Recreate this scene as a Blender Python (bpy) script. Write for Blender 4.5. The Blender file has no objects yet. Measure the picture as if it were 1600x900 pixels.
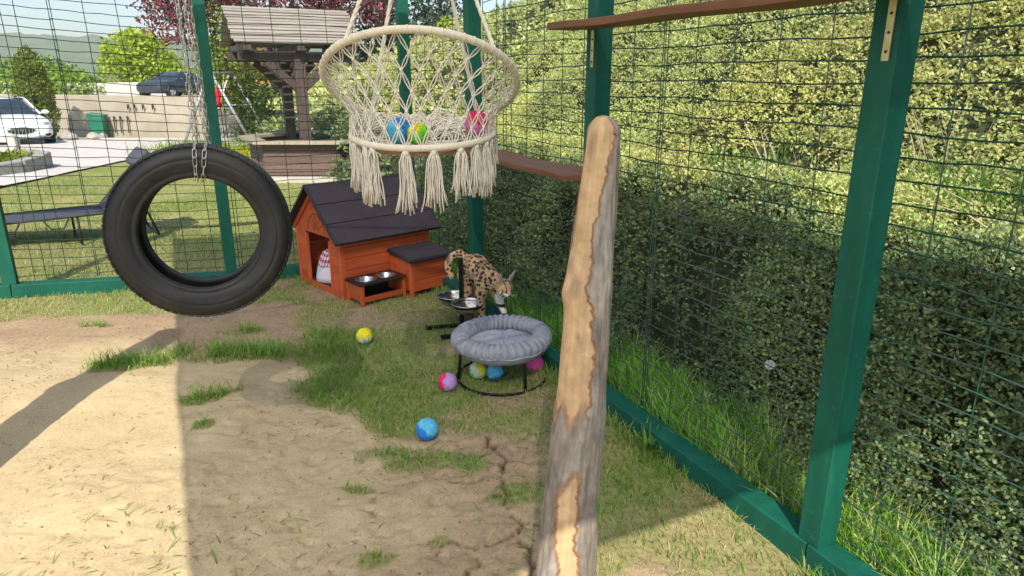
import bpy, bmesh, math, random
import numpy as np
from mathutils import Vector, Matrix, Euler
random.seed(7)
RNG = np.random.default_rng(11)
R = math.radians
PI = math.pi
scene = bpy.context.scene
COL = scene.collection

# ------------------------------------------------------------------ camera
cam_d = bpy.data.cameras.new('camera')
cam = bpy.data.objects.new('camera', cam_d)
COL.objects.link(cam)
cam.location = (0, 0, 1.6)
cam.rotation_euler = (R(90 - 17.2), 0, 0)
cam_d.sensor_width = 36.0
cam_d.lens = 1067 / 1600 * 36.0
cam_d.clip_start = 0.02
cam_d.clip_end = 6000
scene.camera = cam
scene.render.resolution_x = 1024
scene.render.resolution_y = 576

# ------------------------------------------------------------------ world and sun
SUN_EL, SUN_AZ = 45.0, 180.0
world = bpy.data.worlds.new('World')
scene.world = world
world.use_nodes = True
wn = world.node_tree
sky = wn.nodes.new('ShaderNodeTexSky')
sky.sky_type = 'NISHITA'
sky.sun_disc = False
sky.sun_elevation = R(SUN_EL)
sky.sun_rotation = R(SUN_AZ)
sky.air_density = 1.0
sky.dust_density = 1.6
sky.ozone_density = 2.4
bgn = wn.nodes['Background']
bgn.inputs['Strength'].default_value = 0.13
wn.links.new(sky.outputs[0], bgn.inputs['Color'])
sun_d = bpy.data.lights.new('sun', 'SUN')
sun_d.energy = 4.2
sun_d.angle = R(0.5)
sun_d.color = (1.0, 0.93, 0.80)
sun = bpy.data.objects.new('sun', sun_d)
COL.objects.link(sun)
sun.location = (0, -8, 8)
sun.rotation_euler = (R(90 - SUN_EL), 0, R(1.0))
scene.view_settings.view_transform = 'Standard'
scene.view_settings.look = 'None'
scene.view_settings.exposure = 0.58
scene.view_settings.gamma = 1.0
scene.cycles.max_bounces = 6
scene.cycles.diffuse_bounces = 3
scene.cycles.glossy_bounces = 2
scene.cycles.transmission_bounces = 3
scene.cycles.volume_bounces = 1
scene.cycles.use_adaptive_sampling = True
scene.cycles.adaptive_threshold = 0.025
scene.cycles.transparent_max_bounces = 8

# ------------------------------------------------------------------ helpers
def lnk(o, parent=None):
    COL.objects.link(o)
    if parent is not None:
        o.parent = parent
    return o

def tag(o, label=None, cat=None, group=None, kind=None):
    if label: o['label'] = label
    if cat: o['category'] = cat
    if group: o['group'] = group
    if kind: o['kind'] = kind
    return o

def empty(name, loc=(0, 0, 0), rz=0.0, rot=None):
    o = bpy.data.objects.new(name, None)
    o.empty_display_size = 0.1
    o.location = loc
    o.rotation_euler = rot if rot else (0, 0, rz)
    return lnk(o)

def thing(name, label, cat, loc=(0, 0, 0), rz=0.0, group=None, rot=None):
    return tag(empty(name, loc, rz, rot), label, cat, group)

class MB:
    """collects shapes, then builds ONE mesh object"""
    def __init__(s):
        s.v = []; s.f = []; s.m = []
    def _add(s, vs, fs, mi=0):
        b = len(s.v)
        s.v += [tuple(v) for v in vs]
        s.f += [tuple(i + b for i in f) for f in fs]
        s.m += [mi] * len(fs)
        return s
    def box(s, x0, x1, y0, y1, z0, z1, mi=0, M=None):
        vs = [(x0, y0, z0), (x1, y0, z0), (x1, y1, z0), (x0, y1, z0), (x0, y0, z1), (x1, y0, z1), (x1, y1, z1), (x0, y1, z1)]
        if M is not None: vs = [M @ Vector(v) for v in vs]
        return s._add(vs, [(0, 3, 2, 1), (4, 5, 6, 7), (0, 1, 5, 4), (1, 2, 6, 5), (2, 3, 7, 6), (3, 0, 4, 7)], mi)
    def beam(s, a, b, w, h, mi=0, up=(0, 0, 1)):
        a = Vector(a); b = Vector(b); d = (b - a).normalized(); up = Vector(up)
        if abs(d.dot(up)) > 0.98: up = Vector((0, 1, 0))
        x = d.cross(up).normalized(); u = x.cross(d)
        vs = []
        for p in (a, b):
            for sx, su in ((-1, -1), (1, -1), (1, 1), (-1, 1)):
                vs.append(p + x * (sx * w / 2) + u * (su * h / 2))
        return s._add(vs, [(3, 2, 1, 0), (4, 5, 6, 7), (0, 1, 5, 4), (1, 2, 6, 5), (2, 3, 7, 6), (3, 0, 4, 7)], mi)
    def tube(s, pts, r, n=6, mi=0, closed=False, cap=True):
        pts = [Vector(p) for p in pts]; k = len(pts)
        rs = r if isinstance(r, (list, tuple)) else [r] * k
        vs = []; prev = None
        for i, p in enumerate(pts):
            if closed: t = pts[(i + 1) % k] - pts[i - 1]
            else: t = pts[min(i + 1, k - 1)] - pts[max(i - 1, 0)]
            if t.length < 1e-9: t = Vector((0, 0, 1))
            t.normalize()
            if prev is None:
                a = Vector((0, 0, 1)) if abs(t.z) < 0.9 else Vector((1, 0, 0))
                x = t.cross(a).normalized()
            else:
                x = prev - t * prev.dot(t)
                x = x.normalized() if x.length > 1e-6 else t.orthogonal().normalized()
            prev = x; y = t.cross(x)
            for j in range(n):
                a = 2 * PI * j / n
                vs.append(p + (x * math.cos(a) + y * math.sin(a)) * rs[i])
        fs = []
        for i in range(k if closed else k - 1):
            i2 = (i + 1) % k
            for j in range(n):
                j2 = (j + 1) % n
                fs.append((i * n + j, i * n + j2, i2 * n + j2, i2 * n + j))
        if cap and not closed:
            fs.append(tuple(range(n - 1, -1, -1)))
            fs.append(tuple(range((k - 1) * n, k * n)))
        return s._add(vs, fs, mi)
    def lathe(s, prof, n=24, mi=0, M=None, closed=False):
        vs = []; k = len(prof)
        for r, z in prof:
            for j in range(n):
                a = 2 * PI * j / n
                v = Vector((r * math.cos(a), r * math.sin(a), z))
                vs.append(M @ v if M is not None else v)
        fs = []
        for i in range(k if closed else k - 1):
            i2 = (i + 1) % k
            for j in range(n):
                j2 = (j + 1) % n
                fs.append((i * n + j, i * n + j2, i2 * n + j2, i2 * n + j))
        return s._add(vs, fs, mi)
    def ball(s, c, r, n=12, m=8, mi=0, M=None):
        c = Vector(c); rr = r if isinstance(r, (tuple, list)) else (r, r, r)
        vs = []; fs = []
        for i in range(m + 1):
            th = PI * i / m
            for j in range(n):
                a = 2 * PI * j / n
                v = Vector((rr[0] * math.sin(th) * math.cos(a), rr[1] * math.sin(th) * math.sin(a), rr[2] * math.cos(th)))
                if M is not None: v = M @ v
                vs.append(c + v)
        for i in range(m):
            for j in range(n):
                j2 = (j + 1) % n
                fs.append((i * n + j, (i + 1) * n + j, (i + 1) * n + j2, i * n + j2))
        return s._add(vs, fs, mi)
    def prism(s, poly, axis, a0, a1, mi=0, M=None):
        """poly: 2D points in the two other axes (cyclic order), extruded along axis"""
        k = len(poly); vs = []
        for a in (a0, a1):
            for p, q in poly:
                v = {'x': (a, p, q), 'y': (p, a, q), 'z': (p, q, a)}[axis]
                vs.append(M @ Vector(v) if M is not None else v)
        fs = [tuple(range(k - 1, -1, -1)), tuple(range(k, 2 * k))]
        for i in range(k):
            j = (i + 1) % k
            fs.append((i, j, k + j, k + i))
        return s._add(vs, fs, mi)
    def mesh(s, name, mats):
        me = bpy.data.meshes.new(name)
        me.from_pydata(s.v, [], s.f)
        mats = mats if isinstance(mats, (list, tuple)) else [mats]
        for m in mats: me.materials.append(m)
        if len(mats) > 1: me.polygons.foreach_set('material_index', s.m)
        return me
    def build(s, name, mats, parent=None, smooth=False, bevel=0.0, subsurf=0, kind=None, label=None):
        me = s.mesh(name, mats)
        bm = bmesh.new(); bm.from_mesh(me)
        bmesh.ops.remove_doubles(bm, verts=bm.verts, dist=1e-6)
        bmesh.ops.recalc_face_normals(bm, faces=bm.faces)
        bm.to_mesh(me); bm.free()
        if smooth: me.polygons.foreach_set('use_smooth', [True] * len(me.polygons))
        o = lnk(bpy.data.objects.new(name, me), parent)
        if bevel:
            md = o.modifiers.new('bevel', 'BEVEL'); md.width = bevel; md.segments = 2; md.limit_method = 'ANGLE'; md.angle_limit = R(40)
        if subsurf:
            md = o.modifiers.new('sub', 'SUBSURF'); md.levels = subsurf; md.render_levels = subsurf
        return tag(o, label=label, kind=kind)

def np_mesh(name, verts, faces, mats, cols=None, parent=None, smooth=False, kind=None, extra=None):
    """fast mesh from numpy: verts (n,3), faces (m,k) all the same k, cols per-vertex (n,3|4)"""
    me = bpy.data.meshes.new(name)
    n = len(verts); m, k = faces.shape
    me.vertices.add(n); me.vertices.foreach_set('co', np.ascontiguousarray(verts, np.float32).ravel())
    me.loops.add(m * k); me.loops.foreach_set('vertex_index', np.ascontiguousarray(faces, np.int32).ravel())
    me.polygons.add(m)
    me.polygons.foreach_set('loop_start', np.arange(0, m * k, k, dtype=np.int32))
    me.polygons.foreach_set('loop_total', np.full(m, k, np.int32))
    me.polygons.foreach_set('use_smooth', np.full(m, smooth))
    if cols is not None:
        at = me.color_attributes.new('Col', 'FLOAT_COLOR', 'POINT')
        c = np.ones((n, 4), np.float32); c[:, :cols.shape[1]] = cols
        at.data.foreach_set('color', c.ravel())
    if extra:
        for nm, arr in extra.items():
            a2 = me.attributes.new(nm, 'FLOAT', 'POINT'); a2.data.foreach_set('value', np.ascontiguousarray(arr, np.float32))
    me.update(calc_edges=True)
    me.validate()
    for mt in (mats if isinstance(mats, (list, tuple)) else [mats]): me.materials.append(mt)
    o = lnk(bpy.data.objects.new(name, me), parent)
    return tag(o, kind=kind)

def copy_tree(o, parent=None):
    c = o.copy(); COL.objects.link(c); c.parent = parent
    for ch in list(o.children): copy_tree(ch, c)
    return c

# value noise
_LAT = RNG.random((256, 256))
def vnoise(x, y, seed=0):
    x = np.asarray(x, float) + seed * 17.31; y = np.asarray(y, float) + seed * 9.77
    xi = np.floor(x).astype(int); yi = np.floor(y).astype(int)
    fx = x - xi; fy = y - yi
    fx = fx * fx * (3 - 2 * fx); fy = fy * fy * (3 - 2 * fy)
    g = lambda a, b: _LAT[a & 255, b & 255]
    return (g(xi, yi) * (1 - fx) + g(xi + 1, yi) * fx) * (1 - fy) + (g(xi, yi + 1) * (1 - fx) + g(xi + 1, yi + 1) * fx) * fy
def fbm(x, y, seed=0, o=4):
    s = 0; a = 0.5; f = 1.0
    for i in range(o):
        s = s + a * vnoise(np.asarray(x) * f, np.asarray(y) * f, seed + i * 3); a *= 0.5; f *= 2.03
    return s / (1 - 0.5 ** o)
def sstep(a, b, x):
    t = np.clip((np.asarray(x, float) - a) / (b - a), 0, 1); return t * t * (3 - 2 * t)
def poly_sd(px, py, poly):
    """signed distance (negative inside)"""
    px = np.asarray(px, float); py = np.asarray(py, float)
    d = np.full(px.shape, 1e9); ins = np.zeros(px.shape, bool); k = len(poly)
    for i in range(k):
        x0, y0 = poly[i]; x1, y1 = poly[(i + 1) % k]
        ex, ey = x1 - x0, y1 - y0
        t = np.clip(((px - x0) * ex + (py - y0) * ey) / (ex * ex + ey * ey), 0, 1)
        d = np.minimum(d, np.hypot(px - x0 - t * ex, py - y0 - t * ey))
        if y0 != y1:
            c = ((y0 > py) != (y1 > py)) & (px < (x1 - x0) * (py - y0) / (y1 - y0) + x0)
            ins ^= c
    return np.where(ins, -d, d)

# ------------------------------------------------------------------ materials
def nmat(name, rough=0.6, metal=0.0):
    m = bpy.data.materials.new(name); m.use_nodes = True
    nt = m.node_tree; b = nt.nodes['Principled BSDF']
    b.inputs['Roughness'].default_value = rough; b.inputs['Metallic'].default_value = metal
    return m, nt, b
def tex_noise(nt, scale, detail=4, rough=0.6, vec=None, dist=0.0):
    n = nt.nodes.new('ShaderNodeTexNoise'); n.inputs['Scale'].default_value = scale
    n.inputs['Detail'].default_value = detail; n.inputs['Roughness'].default_value = rough; n.inputs['Distortion'].default_value = dist
    if vec is not None: nt.links.new(vec, n.inputs['Vector'])
    return n
def ramp(nt, fac, stops):
    r = nt.nodes.new('ShaderNodeValToRGB'); e = r.color_ramp.elements
    while len(e) < len(stops): e.new(0.5)
    for el, (p, c) in zip(e, stops):
        el.position = p; el.color = (c[0], c[1], c[2], 1)
    nt.links.new(fac, r.inputs[0]); return r
def mixc(nt, fac, a, b, mode='MIX'):
    n = nt.nodes.new('ShaderNodeMix'); n.data_type = 'RGBA'; n.blend_type = mode
    for s, v in ((n.inputs['Factor'], fac), (n.inputs['A'], a), (n.inputs['B'], b)):
        if hasattr(v, 'is_linked') or isinstance(v, bpy.types.NodeSocket): nt.links.new(v, s)
        elif isinstance(v, (tuple, list)): s.default_value = (v[0], v[1], v[2], 1)
        else: s.default_value = v
    return n.outputs['Result']
def objco(nt, scale=(1, 1, 1)):
    tc = nt.nodes.new('ShaderNodeTexCoord'); mp = nt.nodes.new('ShaderNodeMapping')
    mp.inputs['Scale'].default_value = scale
    nt.links.new(tc.outputs['Object'], mp.inputs['Vector']); return mp.outputs[0]
def bump(nt, b, h, strength=0.3, dist=0.01):
    n = nt.nodes.new('ShaderNodeBump'); n.inputs['Strength'].default_value = strength; n.inputs['Distance'].default_value = dist
    nt.links.new(h, n.inputs['Height']); nt.links.new(n.outputs[0], b.inputs['Normal']); return n
def vary(name, c1, c2, scale=8, rough=0.6, metal=0.0, stretch=(1, 1, 1), bstr=0.15, bdist=0.004, fine=6, r2=None, spec=None):
    """two-tone noisy paint / stone / plastic"""
    m, nt, b = nmat(name, rough, metal)
    co = objco(nt, stretch)
    n = tex_noise(nt, scale, 6, 0.62, co)
    r = ramp(nt, n.outputs[0], [(0.28, c1), (0.72, c2)])
    nt.links.new(r.outputs[0], b.inputs['Base Color'])
    n2 = tex_noise(nt, scale * fine, 4, 0.6, co)
    if bstr: bump(nt, b, n2.outputs[0], bstr, bdist)
    if r2 is not None:
        mr = nt.nodes.new('ShaderNodeMapRange'); mr.inputs['To Min'].default_value = rough; mr.inputs['To Max'].default_value = r2
        nt.links.new(n.outputs[0], mr.inputs['Value']); nt.links.new(mr.outputs[0], b.inputs['Roughness'])
    if spec is not None: b.inputs['Specular IOR Level'].default_value = spec
    return m
def woodmat(name, c1, c2, c3, axis=0, scale=9, rough=0.6, knots=True, bstr=0.25, tinge=None):
    m, nt, b = nmat(name, rough)
    st = [14, 14, 14]; st[axis] = 1.0
    co = objco(nt, tuple(st))
    n = tex_noise(nt, scale * 0.35, 7, 0.65, co, 0.6)
    r = ramp(nt, n.outputs[0], [(0.25, c1), (0.5, c2), (0.78, c3)])
    out = r.outputs[0]
    oi = nt.nodes.new('ShaderNodeObjectInfo')
    mr = nt.nodes.new('ShaderNodeMapRange'); mr.inputs['To Min'].default_value = 0.78; mr.inputs['To Max'].default_value = 1.12
    nt.links.new(oi.outputs['Random'], mr.inputs['Value'])
    mu = nt.nodes.new('ShaderNodeVectorMath'); mu.operation = 'SCALE'
    nt.links.new(out, mu.inputs[0]); nt.links.new(mr.outputs[0], mu.inputs['Scale'])
    out = mu.outputs[0]
    if knots:
        v = nt.nodes.new('ShaderNodeTexVoronoi'); v.inputs['Scale'].default_value = 5.5
        st2 = [1.6, 1.6, 1.6]; st2[axis] = 0.8
        nt.links.new(objco(nt, tuple(st2)), v.inputs['Vector'])
        kr = ramp(nt, v.outputs['Distance'], [(0.03, (0, 0, 0)), (0.09, (1, 1, 1))])
        out = mixc(nt, kr.outputs[0], tuple(x * 0.45 for x in c1), out)
    nt.links.new(out, b.inputs['Base Color'])
    bump(nt, b, n.outputs[0], bstr, 0.003)
    return m
def leafmat(name, rough=0.5, trans=0.35, spec=0.35):
    m, nt, b = nmat(name, rough)
    a = nt.nodes.new('ShaderNodeAttribute'); a.attribute_name = 'Col'
    nt.links.new(a.outputs['Color'], b.inputs['Base Color'])
    b.inputs['Specular IOR Level'].default_value = spec
    t = nt.nodes.new('ShaderNodeBsdfTranslucent')
    br = nt.nodes.new('ShaderNodeVectorMath'); br.operation = 'MULTIPLY'; br.inputs[1].default_value = (1.25, 1.35, 0.6)
    nt.links.new(a.outputs['Color'], br.inputs[0]); nt.links.new(br.outputs[0], t.inputs['Color'])
    mx = nt.nodes.new('ShaderNodeMixShader'); mx.inputs[0].default_value = trans
    nt.links.new(b.outputs[0], mx.inputs[1]); nt.links.new(t.outputs[0], mx.inputs[2])
    nt.links.new(mx.outputs[0], nt.nodes['Material Output'].inputs['Surface'])
    return m
def colmat(name, rough=0.7, bscale=120, bstr=0.2, bdist=0.003, mul=True, scale=30):
    """vertex colour with fine procedural variation"""
    m, nt, b = nmat(name, rough)
    a = nt.nodes.new('ShaderNodeAttribute'); a.attribute_name = 'Col'
    co = objco(nt)
    n = tex_noise(nt, scale, 5, 0.6, co)
    r = ramp(nt, n.outputs[0], [(0.25, (0.72, 0.72, 0.72)), (0.75, (1.18, 1.18, 1.18))])
    nt.links.new(mixc(nt, 1.0, a.outputs['Color'], r.outputs[0], 'MULTIPLY'), b.inputs['Base Color'])
    n2 = tex_noise(nt, bscale, 4, 0.6, co)
    bump(nt, b, n2.outputs[0], bstr, bdist)
    return m

M = {}
def green_paint():
    m, nt, b = nmat('green_paint', 0.6)
    b.inputs['Specular IOR Level'].default_value = 0.3
    co = objco(nt, (3, 3, 0.6))
    n = tex_noise(nt, 5, 7, 0.65, co)
    r = ramp(nt, n.outputs[0], [(0.25, (0.002, 0.066, 0.043)), (0.55, (0.004, 0.092, 0.060)), (0.8, (0.010, 0.122, 0.081))])
    n3 = tex_noise(nt, 34, 5, 0.7, objco(nt, (1, 1, 1)))
    sc = ramp(nt, n3.outputs[0], [(0.60, (0, 0, 0)), (0.72, (0.8, 0.8, 0.8))])
    nt.links.new(mixc(nt, sc.outputs[0], r.outputs[0], (0.030, 0.15, 0.11)), b.inputs['Base Color'])
    g = tex_noise(nt, 3, 6, 0.7, objco(nt, (40, 40, 1.5)))
    bump(nt, b, g.outputs[0], 0.3, 0.003)
    return m
M['green'] = green_paint()
M['wire'] = vary('wire_green', (0.005, 0.038, 0.026), (0.010, 0.060, 0.042), 20, 0.28, bstr=0, spec=0.7)
M['rubber'] = vary('rubber', (0.004, 0.004, 0.0045), (0.013, 0.0125, 0.0125), 9, 0.5, bstr=0.25, bdist=0.002, fine=14, r2=0.8)
def dusty_rubber():
    m, nt, b = nmat('rubber', 0.55)
    co = objco(nt); n = tex_noise(nt, 9, 6, 0.65, co)
    r = ramp(nt, n.outputs[0], [(0.3, (0.004, 0.004, 0.0045)), (0.7, (0.012, 0.0115, 0.0115))])
    d = tex_noise(nt, 3.5, 8, 0.72, co, 0.4); dr = ramp(nt, d.outputs[0], [(0.52, (0, 0, 0)), (0.78, (0.55, 0.55, 0.55))])
    nt.links.new(mixc(nt, dr.outputs[0], r.outputs[0], (0.060, 0.050, 0.038)), b.inputs['Base Color'])
    f = tex_noise(nt, 130, 4, 0.6, co); bump(nt, b, f.outputs[0], 0.25, 0.002); return m
M['rubber'] = dusty_rubber()
M['rubber_in'] = vary('rubber_inner', (0.006, 0.006, 0.006), (0.012, 0.012, 0.012), 9, 0.75, bstr=0.1)
M['zinc'] = vary('zinc', (0.42, 0.40, 0.36), (0.62, 0.60, 0.54), 40, 0.32, 0.9, bstr=0.1)
M['brass'] = vary('yellow_zinc', (0.50, 0.40, 0.16), (0.70, 0.60, 0.32), 30, 0.38, 0.75, bstr=0.1)
M['steel'] = vary('steel', (0.50, 0.50, 0.50), (0.64, 0.64, 0.63), 14, 0.18, 1.0, bstr=0.05, r2=0.3)
M['black_metal'] = vary('black_metal', (0.003, 0.003, 0.0035), (0.007, 0.007, 0.0075), 15, 0.6, bstr=0.1, spec=0.25)
M['black_plastic'] = vary('black_plastic', (0.010, 0.010, 0.011), (0.02, 0.02, 0.021), 30, 0.5, bstr=0.1)
M['cord'] = vary('cotton_cord', (0.66, 0.60, 0.49), (0.80, 0.745, 0.64), 60, 0.85, bstr=0.6, bdist=0.003, fine=5, spec=0.15)
M['cord_ring'] = vary('wrapped_cord', (0.62, 0.54, 0.42), (0.76, 0.68, 0.56), 30, 0.85, bstr=0.5, bdist=0.002, fine=8, spec=0.15)
M['orange_wood'] = woodmat('orange_stained_wood', (0.38, 0.062, 0.018), (0.50, 0.090, 0.026), (0.60, 0.130, 0.042), 0, 9, 0.5)
M['orange_wood_v'] = woodmat('orange_stained_wood_upright', (0.39, 0.066, 0.019), (0.51, 0.095, 0.027), (0.60, 0.130, 0.042), 2, 9, 0.5, knots=False)
M['orange_dark'] = vary('carved_groove', (0.12, 0.025, 0.008), (0.17, 0.036, 0.012), 20, 0.7)
def felt():
    m, nt, b = nmat('roofing_felt', 0.9)
    co = objco(nt)
    v = tex_noise(nt, 260, 3, 0.7, co)
    r = ramp(nt, v.outputs[0], [(0.3, (0.020, 0.014, 0.020)), (0.52, (0.050, 0.036, 0.046)), (0.75, (0.12, 0.088, 0.105))])
    n = tex_noise(nt, 6, 4, 0.6, co)
    r2 = ramp(nt, n.outputs[0], [(0.3, (0.85, 0.85, 0.85)), (0.7, (1.12, 1.12, 1.12))])
    nt.links.new(mixc(nt, 1.0, r.outputs[0], r2.outputs[0], 'MULTIPLY'), b.inputs['Base Color'])
    bump(nt, b, v.outputs[0], 0.6, 0.003); return m
M['felt'] = felt()
M['felt_edge'] = vary('felt_edging', (0.012, 0.013, 0.018), (0.024, 0.026, 0.034), 30, 0.7)
M['dark_void'] = vary('dark_wood_inside', (0.06, 0.02, 0.010), (0.09, 0.03, 0.014), 12, 0.8)
M['shelf_wood'] = woodmat('shelf_plank', (0.095, 0.034, 0.012), (0.15, 0.056, 0.020), (0.20, 0.080, 0.030), 1, 9, 0.6)
M['plush'] = vary('grey_plush', (0.225, 0.235, 0.275), (0.345, 0.36, 0.41), 26, 0.95, bstr=0.8, bdist=0.004, fine=10, spec=0.1)
M['plush_light'] = vary('pale_grey_plush', (0.30, 0.315, 0.38), (0.42, 0.435, 0.51), 18, 0.95, bstr=0.7, bdist=0.004, fine=12, spec=0.1)
M['cot_fabric'] = vary('grey_mesh_fabric', (0.045, 0.048, 0.065), (0.075, 0.078, 0.10), 40, 0.8)
M['cot_black'] = vary('cot_trim', (0.012, 0.012, 0.014), (0.025, 0.025, 0.028), 20, 0.6)
M['well_wood'] = woodmat('dark_weathered_wood', (0.040, 0.026, 0.022), (0.068, 0.046, 0.040), (0.11, 0.080, 0.070), 2, 8, 0.75)
M['well_box'] = woodmat('brown_planter_wood', (0.10, 0.062, 0.050), (0.15, 0.096, 0.078), (0.20, 0.135, 0.112), 0, 8, 0.75)
M['slat'] = woodmat('bleached_slat_wood', (0.20, 0.17, 0.14), (0.30, 0.265, 0.225), (0.40, 0.36, 0.315), 0, 8, 0.8)
M['rim_wood'] = woodmat('grey_plank', (0.26, 0.21, 0.155), (0.34, 0.28, 0.21), (0.42, 0.355, 0.28), 0, 8, 0.8)
M['concrete'] = vary('concrete_wall', (0.30, 0.26, 0.205), (0.43, 0.385, 0.315), 1.2, 0.9, bstr=0.3, bdist=0.01, fine=20)
M['concrete_pale'] = vary('pale_concrete', (0.42, 0.39, 0.35), (0.55, 0.52, 0.47), 1.5, 0.9, bstr=0.3, bdist=0.01, fine=20)
M['kerb'] = vary('kerb_stone', (0.20, 0.19, 0.175), (0.42, 0.40, 0.37), 14, 0.9, bstr=0.5, bdist=0.01, fine=5)
M['path'] = vary('path_concrete', (0.50, 0.46, 0.42), (0.62, 0.58, 0.54), 1.4, 0.92, bstr=0.4, bdist=0.006, fine=40)
M['fence_wood'] = woodmat('pale_rail_wood', (0.40, 0.36, 0.31), (0.50, 0.46, 0.41), (0.62, 0.58, 0.52), 2, 6, 0.8)
M['rock'] = vary('pale_rock', (0.26, 0.24, 0.21), (0.46, 0.43, 0.39), 5, 0.9, bstr=0.6, bdist=0.02)
M['bark'] = vary('tree_bark', (0.05, 0.036, 0.024), (0.12, 0.09, 0.062), 14, 0.9, stretch=(3, 3, 0.5), bstr=0.8, bdist=0.02)
M['white_paint'] = vary('white_car_paint', (0.78, 0.78, 0.78), (0.82, 0.82, 0.82), 3, 0.22, bstr=0)
M['grey_paint'] = vary('slate_car_paint', (0.040, 0.048, 0.066), (0.052, 0.062, 0.082), 3, 0.25, 0.3, bstr=0)
M['glass'] = vary('car_glass', (0.02, 0.03, 0.045), (0.04, 0.055, 0.08), 3, 0.06, bstr=0)
M['lamp_glass'] = vary('headlamp', (0.30, 0.31, 0.33), (0.5, 0.5, 0.52), 12, 0.12, 0.3, bstr=0)
M['red_plastic'] = vary('red_plastic', (0.55, 0.018, 0.035), (0.68, 0.03, 0.05), 6, 0.4, bstr=0)
M['galv'] = vary('galvanised_tube', (0.30, 0.31, 0.32), (0.42, 0.43, 0.44), 10, 0.45, 0.5, bstr=0.1)
M['bin_green'] = vary('dark_green_plastic', (0.006, 0.13, 0.075), (0.012, 0.18, 0.105), 5, 0.5)
M['orange_wall'] = vary('orange_render', (0.55, 0.17, 0.07), (0.66, 0.23, 0.10), 2, 0.9)
M['roof_tile'] = vary('brown_roof_tile', (0.14, 0.06, 0.04), (0.22, 0.10, 0.07), 6, 0.85)
M['iron'] = vary('dark_iron', (0.03, 0.028, 0.026), (0.06, 0.056, 0.05), 10, 0.6, 0.4)
M['alloy'] = vary('alloy_rim', (0.42, 0.43, 0.44), (0.55, 0.56, 0.57), 8, 0.4, 0.2, bstr=0)
M['tarp'] = None
M['leaf'] = leafmat('leaf', 0.42, 0.35, 0.45)
M['grass'] = leafmat('grass_blade', 0.6, 0.42, 0.2)
M['far_leaf'] = leafmat('tree_leaf', 0.6, 0.35, 0.2)
M['dry_stem'] = vary('dry_stem', (0.30, 0.25, 0.18), (0.48, 0.42, 0.32), 12, 0.85)
M['col'] = colmat('vertex_coloured', 0.7)
M['wool'] = colmat('felted_wool', 0.95, 160, 0.9, 0.004, scale=60)
M['fur'] = colmat('short_fur', 0.8, 240, 0.6, 0.003, scale=80)

# ------------------------------------------------------------------ frames
FA = R(25.8)
NX, NY = math.cos(FA), math.sin(FA)
def W(n, s, z=0.0): return (n * NX - s * NY, n * NY + s * NX, z)
def ns(X, Y): return X * NX + Y * NY, -X * NY + Y * NX
FN, FS = 1.79, 5.76          # line of the side fence (n) and of the back fence (s)

def ground_z(X, Y):
    X = np.asarray(X, float); Y = np.asarray(Y, float)
    n, s = ns(X, Y)
    g = 0.065 * np.clip(0.25 - n, 0, 2.6)
    g = g * sstep(0.5, 3.5, s)
    g = g * (1 - sstep(8.0, 13, Y))
    return g - 0.045 * np.clip(Y - 12, 0, 24)

SAND = [(-9, -2), (-7, 3.2), (-3.39, 4.20), (-2.83, 4.34), (-2.26, 4.55), (-1.86, 4.72), (-1.52, 4.70), (-1.36, 4.3), (-1.27, 3.75), (-1.12, 3.24),
        (-0.87, 2.97), (-0.63, 2.84), (-0.45, 2.78), (-0.22, 2.98), (-0.05, 2.93), (0.09, 2.73), (0.15, 2.43), (0.13, 2.03), (0.3, 1.5), (0.5, -2)]
CRACKS = [[(-0.10, 2.86), (-0.085, 2.74), (-0.03, 2.64), (-0.055, 2.52), (-0.02, 2.42), (-0.03, 2.30), (0.03, 2.20), (0.02, 2.10), (0.075, 2.02), (0.06, 1.92), (0.12, 1.78)],
          [(-0.02, 2.42), (-0.06, 2.36)], [(0.03, 2.14), (-0.08, 2.09), (-0.14, 2.06), (-0.2, 2.075), (-0.28, 2.03)], [(-0.055, 2.52), (-0.16, 2.47), (-0.26, 2.43)],
          [(-0.14, 2.06), (-0.12, 1.96), (-0.15, 1.88)], [(0.03, 2.20), (0.10, 2.17)], [(-0.5, 2.42), (-0.56, 2.33), (-0.53, 2.22)], [(-0.2, 2.7), (-0.14, 2.66), (-0.08, 2.7)]]
def seg_dist(X, Y, pl):
    d = np.full(X.shape, 1e9)
    for (x0, y0), (x1, y1) in zip(pl[:-1], pl[1:]):
        ex, ey = x1 - x0, y1 - y0
        t = np.clip(((X - x0) * ex + (Y - y0) * ey) / (ex * ex + ey * ey), 0, 1)
        d = np.minimum(d, np.hypot(X - x0 - t * ex, Y - y0 - t * ey))
    return d
def crack_mask(X, Y):
    m = np.zeros(X.shape)
    sel = (X > -0.7) & (X < 0.3) & (Y > 1.6) & (Y < 3.0)
    if sel.any():
        x = X[sel] + (vnoise(X[sel] * 22, Y[sel] * 22, 5) - 0.5) * 0.05; y = Y[sel] + (vnoise(X[sel] * 22, Y[sel] * 22, 6) - 0.5) * 0.05
        mm = np.zeros(x.shape)
        for i, c in enumerate(CRACKS):
            w = 0.0085 if i == 0 else 0.0052
            w = w * (0.5 + vnoise(x * 9, y * 9, 7))
            mm = np.maximum(mm, 1 - sstep(0.4, 1.0, seg_dist(x, y, c) / w))
        m[sel] = mm
    return m
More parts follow.
